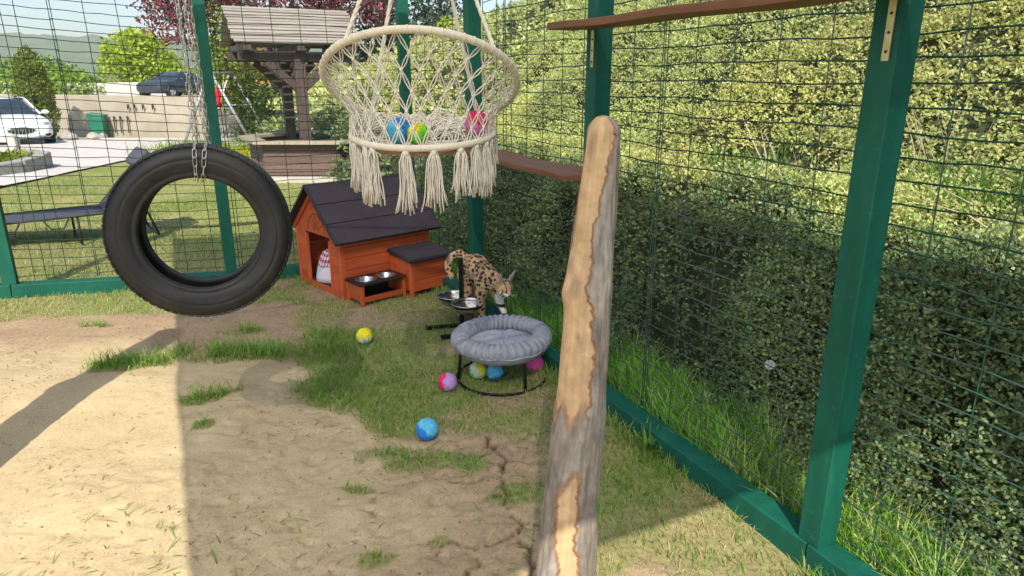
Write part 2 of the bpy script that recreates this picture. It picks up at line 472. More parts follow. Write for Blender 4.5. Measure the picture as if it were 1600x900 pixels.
STRIPS = [([(-2.28, 3.50), (-2.15, 3.55), (-2.02, 3.64)], 0.09), ([(-1.95, 3.78), (-1.7, 3.80), (-1.4, 3.84)], 0.13), ([(-1.62, 3.1), (-1.42, 3.26)], 0.035),
          ([(-0.58, 2.70), (-0.36, 2.62)], 0.09), ([(-0.28, 2.64), (-0.16, 2.56)], 0.05), ([(-0.02, 2.36), (0.08, 2.40)], 0.075), ([(-0.28, 2.06), (-0.25, 2.08)], 0.03),
          ([(-0.48, 1.98), (-0.40, 2.0)], 0.02), ([(-0.68, 2.42), (-0.58, 2.38)], 0.025), ([(-1.5, 2.85), (-1.45, 2.9)], 0.012), ([(-2.75, 4.12), (-2.62, 4.14)], 0.025), ([(-1.85, 4.15), (-1.7, 4.2)], 0.05)]
def bare(X, Y):
    """1 where the earth is bare, 0 where grass grows"""
    wx = X + (fbm(X * 3.2, Y * 3.2, 1) - 0.5) * 0.42; wy = Y + (fbm(X * 3.2, Y * 3.2, 2) - 0.5) * 0.42
    b = 1 - sstep(-0.05, 0.09, poly_sd(wx, wy, SAND))
    n, s = ns(X, Y)
    # worn spots in the turf
    worn = sstep(0.56, 0.68, fbm(X * 2.6, Y * 2.6, 9)) * 0.85 * (s < FS - 0.1)
    worn = np.maximum(worn, (1 - sstep(0.10, 0.42, np.hypot((X + 0.95) / 1.5, (Y - 4.42) / 0.55))) * 0.8)
    worn = np.maximum(worn, (1 - sstep(0.1, 0.5, np.hypot((X - 0.72) / 1.3, Y - 2.0))) * 0.38)
    worn = np.maximum(worn, (1 - sstep(0.05, 0.2, np.hypot(X + 0.02, Y - 3.2))) * 0.8)
    b = np.maximum(b, worn * (n < FN) * (np.abs(Y) < 6.5))
    for pl, r in STRIPS:
        d = seg_dist(X, Y, pl) + (vnoise(X * 12, Y * 12, 4) - 0.5) * 0.1
        b = b * sstep(r * 0.5, r * 1.3, d)
    return b

# ------------------------------------------------------------------ ground
def ground_material():
    m, nt, b = nmat('ground', 0.95)
    b.inputs['Specular IOR Level'].default_value = 0.15
    a = nt.nodes.new('ShaderNodeAttribute'); a.attribute_name = 'Col'   # r bare, g brown earth, b crack
    sep = nt.nodes.new('ShaderNodeSeparateColor'); nt.links.new(a.outputs['Color'], sep.inputs[0])
    co = objco(nt)
    n1 = tex_noise(nt, 3.0, 8, 0.65, co); n2 = tex_noise(nt, 45, 6, 0.7, co); n3 = tex_noise(nt, 190, 3, 0.7, co)
    sand = ramp(nt, n1.outputs[0], [(0.25, (0.41, 0.320, 0.185)), (0.5, (0.48, 0.380, 0.225)), (0.75, (0.53, 0.430, 0.265))])
    sp = ramp(nt, n2.outputs[0], [(0.26, (0.60, 0.56, 0.50)), (0.40, (1, 1, 1)), (0.8, (1.08, 1.07, 1.05))])
    sandc = mixc(nt, 1.0, sand.outputs[0], sp.outputs[0], 'MULTIPLY')
    earth = ramp(nt, n2.outputs[0], [(0.25, (0.22, 0.145, 0.088)), (0.5, (0.33, 0.235, 0.150)), (0.78, (0.43, 0.325, 0.22))])
    turf = ramp(nt, n2.outputs[0], [(0.25, (0.13, 0.155, 0.045)), (0.5, (0.225, 0.235, 0.085)), (0.75, (0.34, 0.31, 0.150))])
    # far lawn colours
    far = tex_noise(nt, 1.1, 7, 0.7, co)
    lawn = ramp(nt, far.outputs[0], [(0.3, (0.14, 0.19, 0.04)), (0.5, (0.23, 0.255, 0.075)), (0.72, (0.38, 0.35, 0.16))])
    geo = nt.nodes.new('ShaderNodeNewGeometry'); sx = nt.nodes.new('ShaderNodeSeparateXYZ'); nt.links.new(geo.outputs['Position'], sx.inputs[0])
    mr = nt.nodes.new('ShaderNodeMapRange'); mr.inputs['From Min'].default_value = 6.0; mr.inputs['From Max'].default_value = 8.0
    nt.links.new(sx.outputs['Y'], mr.inputs['Value'])
    turfc = mixc(nt, mr.outputs[0], turf.outputs[0], lawn.outputs[0])
    gr_ = tex_noise(nt, 120, 4, 0.75, co)
    grr = ramp(nt, gr_.outputs[0], [(0.30, (0.70, 0.68, 0.65)), (0.48, (0.98, 0.98, 0.98)), (0.75, (1.12, 1.12, 1.11))])
    barec = mixc(nt, 1.0, mixc(nt, sep.outputs[1], sandc, earth.outputs[0]), grr.outputs[0], 'MULTIPLY')
    c = mixc(nt, sep.outputs[0], turfc, barec)
    c = mixc(nt, sep.outputs[2], c, (0.10, 0.068, 0.042))
    nt.links.new(c, b.inputs['Base Color'])
    ad = nt.nodes.new('ShaderNodeMath'); ad.operation = 'MULTIPLY_ADD'; ad.inputs[1].default_value = 0.35
    nt.links.new(n3.outputs[0], ad.inputs[0]); nt.links.new(n2.outputs[0], ad.inputs[2])
    bump(nt, b, ad.outputs[0], 0.45, 0.008)
    return m
def axis(lo, hi, step, far_lo, far_hi, n=34):
    mid = np.arange(lo, hi + 1e-6, step)
    def tail(start, end):
        L = abs(end - start); k = np.arange(1, n + 1) / n
        # geometric growth from `step`
        q = 1.0
        lo_, hi_ = 1.0001, 3.0
        for _ in range(60):
            q = (lo_ + hi_) / 2
            tot = step * 3 * (q ** n - 1) / (q - 1)
            if tot > L: hi_ = q
            else: lo_ = q
        d = np.cumsum(step * 3 * q ** np.arange(n)); d *= L / d[-1]
        return start + np.sign(end - start) * d
    return np.concatenate([tail(lo, far_lo)[::-1], mid, tail(hi, far_hi)])
gx = axis(-3.9, 1.9, 0.0125, -2500, 2500, 46); gy = axis(1.5, 5.6, 0.0125, -60, 3500, 46)
GX, GY = np.meshgrid(gx, gy)
X = GX.ravel(); Y = GY.ravel()
gz = ground_z(X, Y)
near = (X > -4.6) & (X < 2.6) & (Y > 0.8) & (Y < 6.6)
bm_ = np.zeros(X.shape); bm_[near] = bare(X[near], Y[near])
farb = ~near & (Y < 5) & (Y > -4)
bm_[farb] = bare(X[farb], Y[farb])
cr = crack_mask(X, Y)
xs, ys = X[near], Y[near]
lump = (fbm(xs * 3, ys * 3, 21, 2) - 0.5) * 0.030
rough_ = sstep(-2.2, -0.8, xs + (fbm(xs * 2, ys * 2, 28) - 0.5)) * 0.75 + 0.25
fine = (fbm(xs * 16, ys * 16, 22, 4) - 0.5) * 0.017 * rough_
pit = -sstep(0.66, 0.80, vnoise(xs * 9, ys * 9, 25)) * 0.008 * rough_ - sstep(0.74, 0.84, vnoise(xs * 26, ys * 26, 26)) * 0.009 * rough_
mound = 0.05 * (1 - sstep(0.0, 0.55, np.abs(ys - 3.45 - 0.12 * xs))) * sstep(-1.0, -1.5, xs) * 0.6
gz[near] += lump + (fine + pit) * (0.35 + 0.65 * bm_[near]) + mound
gz -= cr * 0.028
earth = np.clip(sstep(3.55, 4.0, Y + (fbm(X * 2, Y * 2, 31) - 0.5) * 0.5) * (X < 0), 0, 1) * 0.95
right = sstep(-0.75, -0.15, X + (fbm(X * 2.5, Y * 2.5, 32) - 0.5) * 0.8) * 0.75
earth = np.clip(np.maximum(earth, right) + (fbm(X * 5, Y * 5, 33) - 0.5) * 0.5, 0, 1)
edge = np.clip(bm_ * (1 - bm_) * 4, 0, 1)
earth = np.clip(earth + edge * 0.5, 0, 1)
nyq, nxq = GX.shape
idx = np.arange(nxq * nyq).reshape(nyq, nxq)
faces = np.stack([idx[:-1, :-1], idx[:-1, 1:], idx[1:, 1:], idx[1:, :-1]], -1).reshape(-1, 4)
ground = np_mesh('ground', np.stack([X, Y, gz], 1), faces, ground_material(), np.stack([bm_, earth, cr], 1), smooth=True, kind='structure')
GRID = (gx, gy, gz.reshape(GX.shape))
def gh(px, py):
    """height of the built ground"""
    px = np.asarray(px, float); py = np.asarray(py, float)
    i = np.clip(np.searchsorted(gx, px) - 1, 0, len(gx) - 2); j = np.clip(np.searchsorted(gy, py) - 1, 0, len(gy) - 2)
    fx = (px - gx[i]) / (gx[i + 1] - gx[i]); fy = (py - gy[j]) / (gy[j + 1] - gy[j]); Z = GRID[2]
    return (Z[j, i] * (1 - fx) + Z[j, i + 1] * fx) * (1 - fy) + (Z[j + 1, i] * (1 - fx) + Z[j + 1, i + 1] * fx) * fy
def g1(x, y): return float(gh(np.array([x]), np.array([y]))[0])

# ------------------------------------------------------------------ bank beside the enclosure
BANK_PROF = [(1.98, -0.12), (2.25, 0.0), (2.42, 0.30), (2.58, 0.62), (2.78, 0.82), (3.1, 0.92), (3.45, 1.02), (3.9, 1.42), (4.4, 1.85), (5.0, 2.3), (5.6, 2.62), (6.4, 2.85), (8, 3.0), (14, 3.1)]
def bank_z(n, s):
    n = np.asarray(n, float); s = np.asarray(s, float)
    pn = [p[0] for p in BANK_PROF]; pz = [p[1] for p in BANK_PROF]
    wob = (fbm(s * 0.9, n * 0.4, 41) - 0.5) * 0.35
    z = np.interp(n + wob * sstep(2.0, 2.6, n), pn, pz)
    drop = 1 - 0.42 * sstep(10, 24, s)
    z = z * drop
    z = z + (fbm(n * 2.2, s * 2.2, 42) - 0.5) * 0.36 * sstep(2.2, 2.8, n)
    return z - 0.045 * np.clip(s - 13, 0, 20) * (n < 3)
bn = np.concatenate([np.arange(1.98, 6.5, 0.08), np.arange(6.6, 14, 0.5)]); bs = np.concatenate([np.arange(-5, 10, 0.08), np.arange(10.2, 44, 0.4)])
BN, BS = np.meshgrid(bn, bs); n_, s_ = BN.ravel(), BS.ravel()
bx, by, _ = W(n_, s_)
bz = bank_z(n_, s_)
idx = np.arange(BN.size).reshape(BN.shape)
faces = np.stack([idx[:-1, :-1], idx[:-1, 1:], idx[1:, 1:], idx[1:, :-1]], -1).reshape(-1, 4)
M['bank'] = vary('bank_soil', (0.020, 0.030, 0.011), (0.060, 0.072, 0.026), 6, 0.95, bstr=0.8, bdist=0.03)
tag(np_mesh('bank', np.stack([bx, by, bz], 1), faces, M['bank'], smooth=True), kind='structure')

def leaf_quads(P, Dv, Nv, L, Wd, C, fold=0.0):
    """rhombic leaves: base P, along Dv, facing Nv; returns verts, faces, colours"""
    Dv = Dv / (np.linalg.norm(Dv, axis=1, keepdims=True) + 1e-9)
    S = np.cross(Dv, Nv); S /= (np.linalg.norm(S, axis=1, keepdims=True) + 1e-9)
    U = np.cross(S, Dv)
    L = L[:, None]; Wd = Wd[:, None]
    v = np.stack([P, P + Dv * L * 0.5 + S * Wd * 0.5 + U * fold * Wd, P + Dv * L, P + Dv * L * 0.5 - S * Wd * 0.5 + U * fold * Wd], 1).reshape(-1, 3)
    f = np.arange(len(P) * 4).reshape(-1, 4)
    c = np.repeat(C, 4, 0)
    return v, f, c
def rnd_unit(k):
    v = RNG.normal(size=(k, 3)); return v / np.linalg.norm(v, axis=1, keepdims=True)
def palette(k, cols, jit=0.2, w=None):
    cols = np.array(cols); i = RNG.choice(len(cols), k, p=w)
    return np.clip(cols[i] * (1 + (RNG.random((k, 1)) - 0.5) * 2 * jit) * (1 + (RNG.random((k, 3)) - 0.5) * 0.15), 0, 1)

def bank_foliage():
    out = []
    def sprigs(count, n0, n1, s0, s1, nl, slen, lsz, npow=1.0):
        n = n0 + (n1 - n0) * RNG.random(count) ** npow; s = s0 + (s1 - s0) * RNG.random(count)
        clump = fbm(n * 3.2, s * 3.2, 44, 3)
        keep = RNG.random(count) < np.where(n < 3.05, np.clip(0.05 + 2.3 * (clump - 0.28), 0.06, 1), np.clip(0.35 + 1.6 * (clump - 0.28), 0.2, 1))
        # the worn strip of dead grass between the two rows of shrubs
        strip = (n > 3.0) & (n < 3.55) & (s < 4.6) & (fbm(n * 2, s * 1.5, 47, 2) > 0.42)
        keep &= ~(strip & (RNG.random(count) < 0.8))
        keep &= s > 0.42 * n - 0.45
        n = n[keep]; s = s[keep]; k = len(n); clump = clump[keep]
        e = 0.03
        dzn = (bank_z(n + e, s) - bank_z(n - e, s)) / (2 * e)
        x, y, _ = W(n, s); z = bank_z(n, s)
        # outward normal of the slope in world space
        nn = np.stack([-dzn * NX, -dzn * NY, np.ones(k)], 1); nn /= np.linalg.norm(nn, axis=1, keepdims=True)
        P0 = np.stack([x, y, z], 1) + nn * (0.02 + np.where(n < 3.05, 0.26, 0.09)[:, None] * (clump[:, None] - 0.32))
        d = rnd_unit(k) * 0.8 + nn * 0.95; d /= np.linalg.norm(d, axis=1, keepdims=True)
        base = np.where(n[:, None] < 2.9, np.array([[0.155, 0.215, 0.085]]), np.array([[0.395, 0.435, 0.165]]))  # leaf colour carries the light: shaded lower shrubs darker, sunlit upper ones paler
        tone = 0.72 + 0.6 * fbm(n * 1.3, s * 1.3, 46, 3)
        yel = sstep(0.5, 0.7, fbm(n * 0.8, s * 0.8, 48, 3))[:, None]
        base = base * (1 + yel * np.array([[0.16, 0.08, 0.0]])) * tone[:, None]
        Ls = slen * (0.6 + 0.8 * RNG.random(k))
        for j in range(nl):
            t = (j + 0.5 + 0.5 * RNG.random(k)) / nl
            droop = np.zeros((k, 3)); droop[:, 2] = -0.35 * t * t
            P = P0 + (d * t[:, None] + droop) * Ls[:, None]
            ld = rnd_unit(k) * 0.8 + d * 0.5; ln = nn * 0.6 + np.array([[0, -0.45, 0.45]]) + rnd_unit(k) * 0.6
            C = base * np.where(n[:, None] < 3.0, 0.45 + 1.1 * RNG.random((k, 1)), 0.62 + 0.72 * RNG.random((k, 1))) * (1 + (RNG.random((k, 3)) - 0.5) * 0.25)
            out.append(leaf_quads(P, ld, ln, lsz * (0.7 + 0.6 * RNG.random(k)), lsz * 0.62 * (0.7 + 0.6 * RNG.random(k)), C))
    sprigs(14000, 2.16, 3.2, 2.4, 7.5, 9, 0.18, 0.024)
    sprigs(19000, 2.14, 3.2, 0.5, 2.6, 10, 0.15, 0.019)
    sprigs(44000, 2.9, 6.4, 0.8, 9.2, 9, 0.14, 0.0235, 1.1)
    sprigs(5200, 2.2, 7.0, 8.5, 16, 7, 0.26, 0.065)
    sprigs(4200, 2.2, 9.0, 15, 40, 7, 0.5, 0.14)
    v = np.concatenate([o[0] for o in out]); c = np.concatenate([o[2] for o in out])
    f = np.arange(len(v)).reshape(-1, 4)
    o = np_mesh('shrub_cover', v, f, M['leaf'], c, kind='stuff')
    tag(o, 'dense low shrubs with tiny leaves covering the bank behind the side fence', 'shrubs')
    # woody twigs under the leaves
    k = 900
    n = 2.2 + 0.7 * RNG.random(k); s = 0.4 + 5.5 * RNG.random(k)
    mb = MB()
    for i in range(k):
        x, y, _ = W(n[i], s[i]); z = float(bank_z(n[i], s[i]))
        p = Vector((x, y, z)); d = Vector((-NX * 0.5, -NY * 0.5, 0.6)) + Vector(rnd_unit(1)[0]) * 0.7
        L = 0.12 + 0.22 * random.random()
        mb.tube([p, p + d * L * 0.5, p + d * L + Vector((0, 0, -0.04))], [0.0035, 0.0025, 0.0015], 3, cap=False)
    o = mb.build('shrub_twigs', M['bark'], kind='stuff')
    tag(o, 'thin brown twigs inside the low shrubs along the side fence', 'twigs')
bank_foliage()

# ------------------------------------------------------------------ grass
def blades(px, py, L, Wd, C, lean=0.5, zf=gh, sink=0.006):
    k = len(px); z = zf(px, py) - sink
    az = RNG.random(k) * 2 * PI; ln = lean * (0.3 + RNG.random(k))
    d = np.stack([np.cos(az) * ln, np.sin(az) * ln, np.ones(k)], 1); d /= np.linalg.norm(d, axis=1, keepdims=True)
    b2 = np.stack([np.cos(az) * ln * 2.2, np.sin(az) * ln * 2.2, np.ones(k) * 0.75], 1); b2 /= np.linalg.norm(b2, axis=1, keepdims=True)
    fa = az + PI / 2 + (RNG.random(k) - 0.5) * 1.4
    S = np.stack([np.cos(fa), np.sin(fa), np.zeros(k)], 1) * (Wd * 0.5)[:, None]
    P = np.stack([px, py, z], 1); Lc = L[:, None]
    m = P + d * Lc * 0.55; t = m + b2 * Lc * 0.45
    v = np.stack([P - S, P + S, m + S * 0.75, m - S * 0.75, t], 1).reshape(-1, 3)
    b = np.arange(k) * 5
    f = np.concatenate([np.stack([b, b + 1, b + 2], 1), np.stack([b, b + 2, b + 3], 1), np.stack([b + 3, b + 2, b + 4], 1)])
    c = np.repeat(C, 5, 0)
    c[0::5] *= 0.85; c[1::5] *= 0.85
    return v, f, c
def join_blades(parts, name, mat, label, cat):
    vs, fs, cs = [], [], []; o = 0
    for v, f, c in parts:
        vs.append(v); fs.append(f + o); cs.append(c); o += len(v)
    ob = np_mesh(name, np.concatenate(vs), np.concatenate(fs), mat, np.concatenate(cs), kind='stuff')
    return tag(ob, label, cat)
GREEN = [(0.18, 0.34, 0.05), (0.235, 0.39, 0.07), (0.28, 0.39, 0.11), (0.14, 0.26, 0.05)]
DRY = [(0.46, 0.39, 0.20), (0.38, 0.33, 0.16), (0.54, 0.46, 0.27)]
def turf():
    parts = []
    k = 215000
    px = -4.6 + 6.6 * RNG.random(k); py = 1.2 + 5.4 * RNG.random(k)
    n, s = ns(px, py)
    ok = (n < FN - 0.05) & (s < FS - 0.05)
    b = np.ones(k); b[ok] = bare(px[ok], py[ok])
    dens = (1 - b) * np.where(py < 3.6, 1.0, 0.72)
    lush = fbm(px * 1.7, py * 1.7, 51, 3)
    # dry area near the back rail on the left
    dry = np.clip(sstep(0.45, 0.62, fbm(px * 2.2, py * 2.2, 52, 3)) * 0.65 + 0.18 + 0.35 * sstep(-1.6, -2.4, px) * (py > 4) + 0.3 * (py < 2.2), 0, 0.95)
    edge = np.exp(-((px + 0.95 - (py - 3.3) * -0.25) / 0.30) ** 2) * (py > 2.8) * (py < 4.2)
    dry = np.clip(dry * (1 - 0.9 * edge), 0.04, 1)
    keep = ok & (RNG.random(k) < dens * (0.5 + 0.9 * lush + 0.4 * edge))
    px, py, dry, lush, edge, b = px[keep], py[keep], dry[keep], lush[keep], edge[keep], b[keep]
    m = len(px)
    isdry = RNG.random(m) < dry
    C = np.where(isdry[:, None], palette(m, DRY), palette(m, GREEN))
    L = np.where(isdry, 0.022 + 0.03 * RNG.random(m), 0.022 + 0.05 * RNG.random(m) * (0.5 + lush)) * (1 + 0.8 * edge)
    parts.append(blades(px, py, L, 0.0026 + 0.0026 * RNG.random(m), C, 0.75))
    # tall tufts and scattered weeds in the sand
    for pl, r in STRIPS:
        for (x0, y0), (x1, y1) in zip(pl[:-1], pl[1:]):
            q = int((520 if y0 > 3.4 else 240) * r / 0.1 * max(0.4, math.hypot(x1 - x0, y1 - y0) / 0.3))
            t = RNG.random(q); bx_ = x0 + (x1 - x0) * t + RNG.normal(size=q) * r * 0.62; by_ = y0 + (y1 - y0) * t + RNG.normal(size=q) * r * 0.5
            gk = vnoise(bx_ * 14, by_ * 14, 57) > (0.45 if y0 < 3.0 else 0.32); bx_, by_ = bx_[gk], by_[gk]; q = len(bx_)
            low = y0 < 3.0
            parts.append(blades(bx_, by_, (0.03 if low else 0.05) + (0.05 if low else 0.09) * RNG.random(q), 0.003 + 0.003 * RNG.random(q), palette(q, GREEN), 1.5 if low else 0.8))
    # loose blades lying on the sand
    q = 1500
    ax, ay = -2.0 + 2.2 * RNG.random(q), 1.5 + 2.3 * RNG.random(q)
    sel = fbm(ax * 2.2, ay * 2.2, 58, 3) + 0.18 * sstep(-1.6, -0.6, ax) > 0.62
    q = sel.sum()
    parts.append(blades(ax[sel], ay[sel], 0.04 + 0.08 * RNG.random(q), 0.004 + 0.002 * RNG.random(q), palette(q, GREEN + DRY), 3.5))
    q = 5200
    ax, ay = -3.6 + 5.2 * RNG.random(q), 1.4 + 3.4 * RNG.random(q)
    sel = (fbm(ax * 3, ay * 3, 59, 2) > 0.50) & (ns(ax, ay)[0] < FN - 0.1)
    q = sel.sum()
    parts.append(blades(ax[sel], ay[sel], 0.012 + 0.03 * RNG.random(q), 0.0025 + 0.002 * RNG.random(q), palette(q, [(0.30, 0.22, 0.11), (0.16, 0.11, 0.06), (0.4, 0.32, 0.19)]), 4.5, sink=-0.002))
    # green fringe along the inside of the side rail
    q = 2600
    s = 1.0 + 4.6 * RNG.random(q); n = FN - 0.06 - np.abs(RNG.normal(size=q)) * 0.05
    x, y, _ = W(n, s)
    keep = fbm(s * 2.5, n, 61, 2) > 0.42
    x, y = x[keep], y[keep]; q = len(x)
    parts.append(blades(x, y, 0.05 + 0.07 * RNG.random(q), 0.003 + 0.003 * RNG.random(q), palette(q, GREEN + DRY[:1]), 0.6))
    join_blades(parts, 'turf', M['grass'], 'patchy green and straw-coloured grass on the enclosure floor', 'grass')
    # strip between side fence and shrubs
    parts = []
    q = 21000
    s = 0.3 + 6.2 * RNG.random(q); n = FN + 0.06 + np.abs(RNG.random(q)) * 0.38
    x, y, _ = W(n, s); dn = fbm(s * 1.4, n * 2, 62, 3)
    keep = RNG.random(q) < (0.25 + 0.9 * sstep(0.35, 0.6, dn)); x, y, s, dn = x[keep], y[keep], s[keep], dn[keep]; q = len(x)
    zb = lambda a, b2: np.maximum(gh(a, b2), bank_z(*ns(a, b2)))
    sunny = s < 1.9
    isd = RNG.random(q) < np.where(sunny, 0.4, 0.12)
    C = np.where(isd[:, None], palette(q, DRY), palette(q, GREEN + [(0.10, 0.2, 0.03)]))
    C = np.clip(C * np.array([[1.15, 1.4, 1.1]]), 0, 0.7)
    parts.append(blades(x, y, (0.06 + 0.19 * RNG.random(q)) * (0.5 + dn), 0.0035 + 0.0035 * RNG.random(q), C, 0.5, zf=zb))
    # dead grass strip between the shrub rows
    q = 5200
    s = 1.0 + 3.8 * RNG.random(q); n = 2.95 + 0.65 * RNG.random(q)
    sel = fbm(n * 2, s * 1.5, 47, 2) > 0.40
    n, s = n[sel], s[sel]; q = len(n); x, y, _ = W(n, s)
    C = palette(q, DRY + [(0.10, 0.17, 0.04), (0.30, 0.22, 0.13)])
    parts.append(blades(x, y, 0.05 + 0.12 * RNG.random(q), 0.004 + 0.003 * RNG.random(q), C, 1.3, zf=lambda a, b2: bank_z(*ns(a, b2))))
    # broad green leaves standing among it
    q = 700
    ctr = [(3.25, 2.0), (3.45, 2.2), (3.4, 1.8), (3.35, 3.2), (3.2, 3.45), (3.4, 2.45)]
    ci = RNG.integers(0, len(ctr), q); n = np.array([c[0] for c in ctr])[ci] + RNG.normal(size=q) * 0.08; s = np.array([c[1] for c in ctr])[ci] + RNG.normal(size=q) * 0.13
    x, y, _ = W(n, s)
    parts.append(blades(x, y, 0.10 + 0.18 * RNG.random(q), 0.010 + 0.010 * RNG.random(q), palette(q, [(0.10, 0.21, 0.035), (0.14, 0.24, 0.06), (0.17, 0.26, 0.10)]), 0.55, zf=lambda a, b2: bank_z(*ns(a, b2))))
    join_blades(parts, 'verge_grass', M['grass'], 'taller grass growing between the side fence and the shrubs', 'grass')
    # lawn beyond the back fence
    parts = []
    q = 60000
    n = -7.5 + 9.6 * RNG.random(q); s = FS + 0.06 + 7.5 * RNG.random(q) ** 1.6
    x, y, _ = W(n, s)
    keep = (poly_sd(x, y, PATHP) > 0.05) & (RNG.random(q) < 0.3 + fbm(x * 1.5, y * 1.5, 66, 3)); x, y, s = x[keep], y[keep], s[keep]; q = len(x)
    isd = RNG.random(q) < np.clip(0.15 + 0.9 * sstep(0.45, 0.6, fbm(x * 1.3, y * 1.3, 67, 3)), 0, 0.85)
    C = np.where(isd[:, None], palette(q, DRY), palette(q, [(0.15, 0.22, 0.045), (0.19, 0.26, 0.06), (0.24, 0.28, 0.085)]))
    parts.append(blades(x, y, 0.03 + 0.05 * RNG.random(q), 0.004 + 0.004 * RNG.random(q), C, 0.7))
    join_blades(parts, 'lawn_grass', M['grass'], 'mown sunlit lawn beyond the back fence', 'grass')
PATHP = [(-7.0, 9.2), (-7.5, 11.5), (-8.15, 14.4), (-8.0, 17.6), (-8.2, 26.6), (-16.5, 26.6), (-26, 26), (-26, 17), (-12.0, 15.3), (-8.6, 12.9), (-8.15, 11.0), (-8.6, 9.4), (-11, 4), (-9.6, 3)]
turf()
# grit, clods and bits of straw on the bare earth
def grit():
    q = 16000
    x = -3.9 + 5.6 * RNG.random(q); y = 1.55 + 3.4 * RNG.random(q)
    n, s = ns(x, y)
    d = fbm(x * 2.1, y * 2.1, 140, 3)
    keep = (n < FN - 0.08) & (bare(x, y) > 0.45) & (RNG.random(q) < 0.08 + 1.3 * np.clip(d - 0.42, 0, 1) + 0.22 * (x > -1.2))
    x, y = x[keep], y[keep]; q = len(x); z = gh(x, y)
    r = (0.0016 + 0.0055 * RNG.random(q) ** 3.0)
    oc = np.array([[1, 0, 0], [0, 1, 0], [-1, 0, 0], [0, -1, 0], [0, 0, 0.8], [0, 0, -0.8]])
    V = np.stack([x, y, z], 1)[:, None, :] + oc[None] * r[:, None, None] * (0.7 + 0.6 * RNG.random((q, 6, 1)))
    F = np.array([[0, 1, 4], [1, 2, 4], [2, 3, 4], [3, 0, 4], [1, 0, 5], [2, 1, 5], [3, 2, 5], [0, 3, 5]])
    F = (F[None] + (np.arange(q) * 6)[:, None, None]).reshape(-1, 3)
    C = palette(q, [(0.40, 0.31, 0.19), (0.30, 0.22, 0.13), (0.20, 0.14, 0.09), (0.46, 0.39, 0.28), (0.12, 0.085, 0.055)], 0.2)
    o = np_mesh('grit', V.reshape(-1, 3), F, M['col'], np.repeat(C, 6, 0), kind='stuff')
    tag(o, 'small clods and grit scattered over the bare sandy earth', 'grit')
grit()
# the drive
mb = MB()
def sheet_poly(poly, step=0.9, dz=0.006):
    bm = bmesh.new()
    vs = [bm.verts.new((x, y, 0)) for x, y in poly]; f = bm.faces.new(vs)
    bmesh.ops.triangulate(bm, faces=[f])
    for _ in range(4):
        es = [e for e in bm.edges if e.calc_length() > step]
        if not es: break
        bmesh.ops.subdivide_edges(bm, edges=es, cuts=1)
        bmesh.ops.triangulate(bm, faces=bm.faces[:])
    for v in bm.verts: v.co.z = float(ground_z(v.co.x, v.co.y)) + dz
    me = bpy.data.meshes.new('m'); bmesh.ops.recalc_face_normals(bm, faces=bm.faces); bm.to_mesh(me); bm.free(); return me
me = sheet_poly(PATHP, 0.7, 0.03)
me.name = 'driveway'; me.materials.append(M['path'])
tag(lnk(bpy.data.objects.new('driveway', me)), kind='structure')

# ------------------------------------------------------------------ fences of the enclosure
POST = 0.043
def wire_panel(parent, a0, a1, z0, z1, off, along, zshift=lambda a: 0.0, seed=1, dbl=()):
    """welded mesh: along='y' runs along local y at local x = off (or the reverse)"""
    rg = random.Random(seed)
    mb = MB(); DA, DZ, r = 0.205, 0.066, 0.0026
    na = int((a1 - a0) / DA) + 1
    def P(a, z, d=0.0): return (off + d, a, z + zshift(a)) if along == 'y' else (a, off + d, z + zshift(a))
    nz = int((z1 - z0) / DZ)
    for k in range(nz + 1):
        z = z0 + k * DZ
        pts = [P(a0 + i * DA / 2, z + rg.uniform(-0.0035, 0.0035) + 0.004 * math.sin(i * 0.7 + k), rg.uniform(-0.003, 0.003)) for i in range(2 * na + 1) if a0 + i * DA / 2 <= a1 + 0.001]
        mb.tube(pts, r, 4, cap=False)
    vs = [a0 + i * DA for i in range(na)] + list(dbl)
    for a in vs:
        sw = rg.uniform(-0.012, 0.012)
        mb.tube([P(a + sw * math.sin(z * 1.7) + rg.uniform(-0.002, 0.002), z, 0.0035) for z in np.linspace(z0 - 0.03, z1, 9)], r, 4, cap=False)
    return mb.build('wire_mesh', M['wire'], parent, kind='stuff')

side = thing('wire_fence', 'dark green timber-framed wire mesh fence along the shrub bank on the right', 'fence', W(FN, 0), FA, 'fences of the enclosure')
SP = [-0.15, 1.32, 2.79, 4.28]
for s in SP:
    MB().box(-POST, POST, s - POST, s + POST, 0.093, 2.66).build('post', M['green'], side, bevel=0.004)
for i, (a, b) in enumerate(((-1.4, 1.318), (1.322, 4.278), (4.282, FS - 0.046))):
    MB().box(-0.050, 0.050, a, b, -0.05, 0.095).build('bottom_rail', M['green'], side, bevel=0.005)
MB().box(-0.045, 0.045, -1.4, FS - 0.046, 2.66, 2.75).build('top_rail', M['green'], side, bevel=0.004)
wire_panel(side, -1.3, 4.33, 0.13, 2.70, POST + 0.006, 'y', seed=2, dbl=(1.385, 2.36, 2.38, 3.90, 3.925))
wire_panel(side, 4.36, FS, 0.13, 2.70, POST + 0.008, 'y', seed=3)
back = thing('wire_fence', 'dark green timber-framed wire mesh fence across the back before the lawn', 'fence', W(0, FS), FA, 'fences of the enclosure')
BP = [1.79, 0.27, -1.19, -2.70]
gzn = lambda n: 0.065 * min(max(0.25 - n, 0), 2.6)
for n in BP:
    MB().box(n - POST, n + POST, -POST, POST, (0.093 if n != 1.79 else -0.05) + gzn(n), 2.66).build('post', M['green'], back, bevel=0.004)
for a, b in ((1.745, 0.272), (0.268, -1.188), (-1.192, -2.9)):
    mb = MB(); mb.beam((a, 0, gzn(a) + 0.022), (b, 0, gzn(b) + 0.022), 0.100, 0.145); mb.build('bottom_rail', M['green'], back, bevel=0.005)
MB().box(-2.9, 1.745, -0.045, 0.045, 2.66, 2.75).build('top_rail', M['green'], back, bevel=0.004)
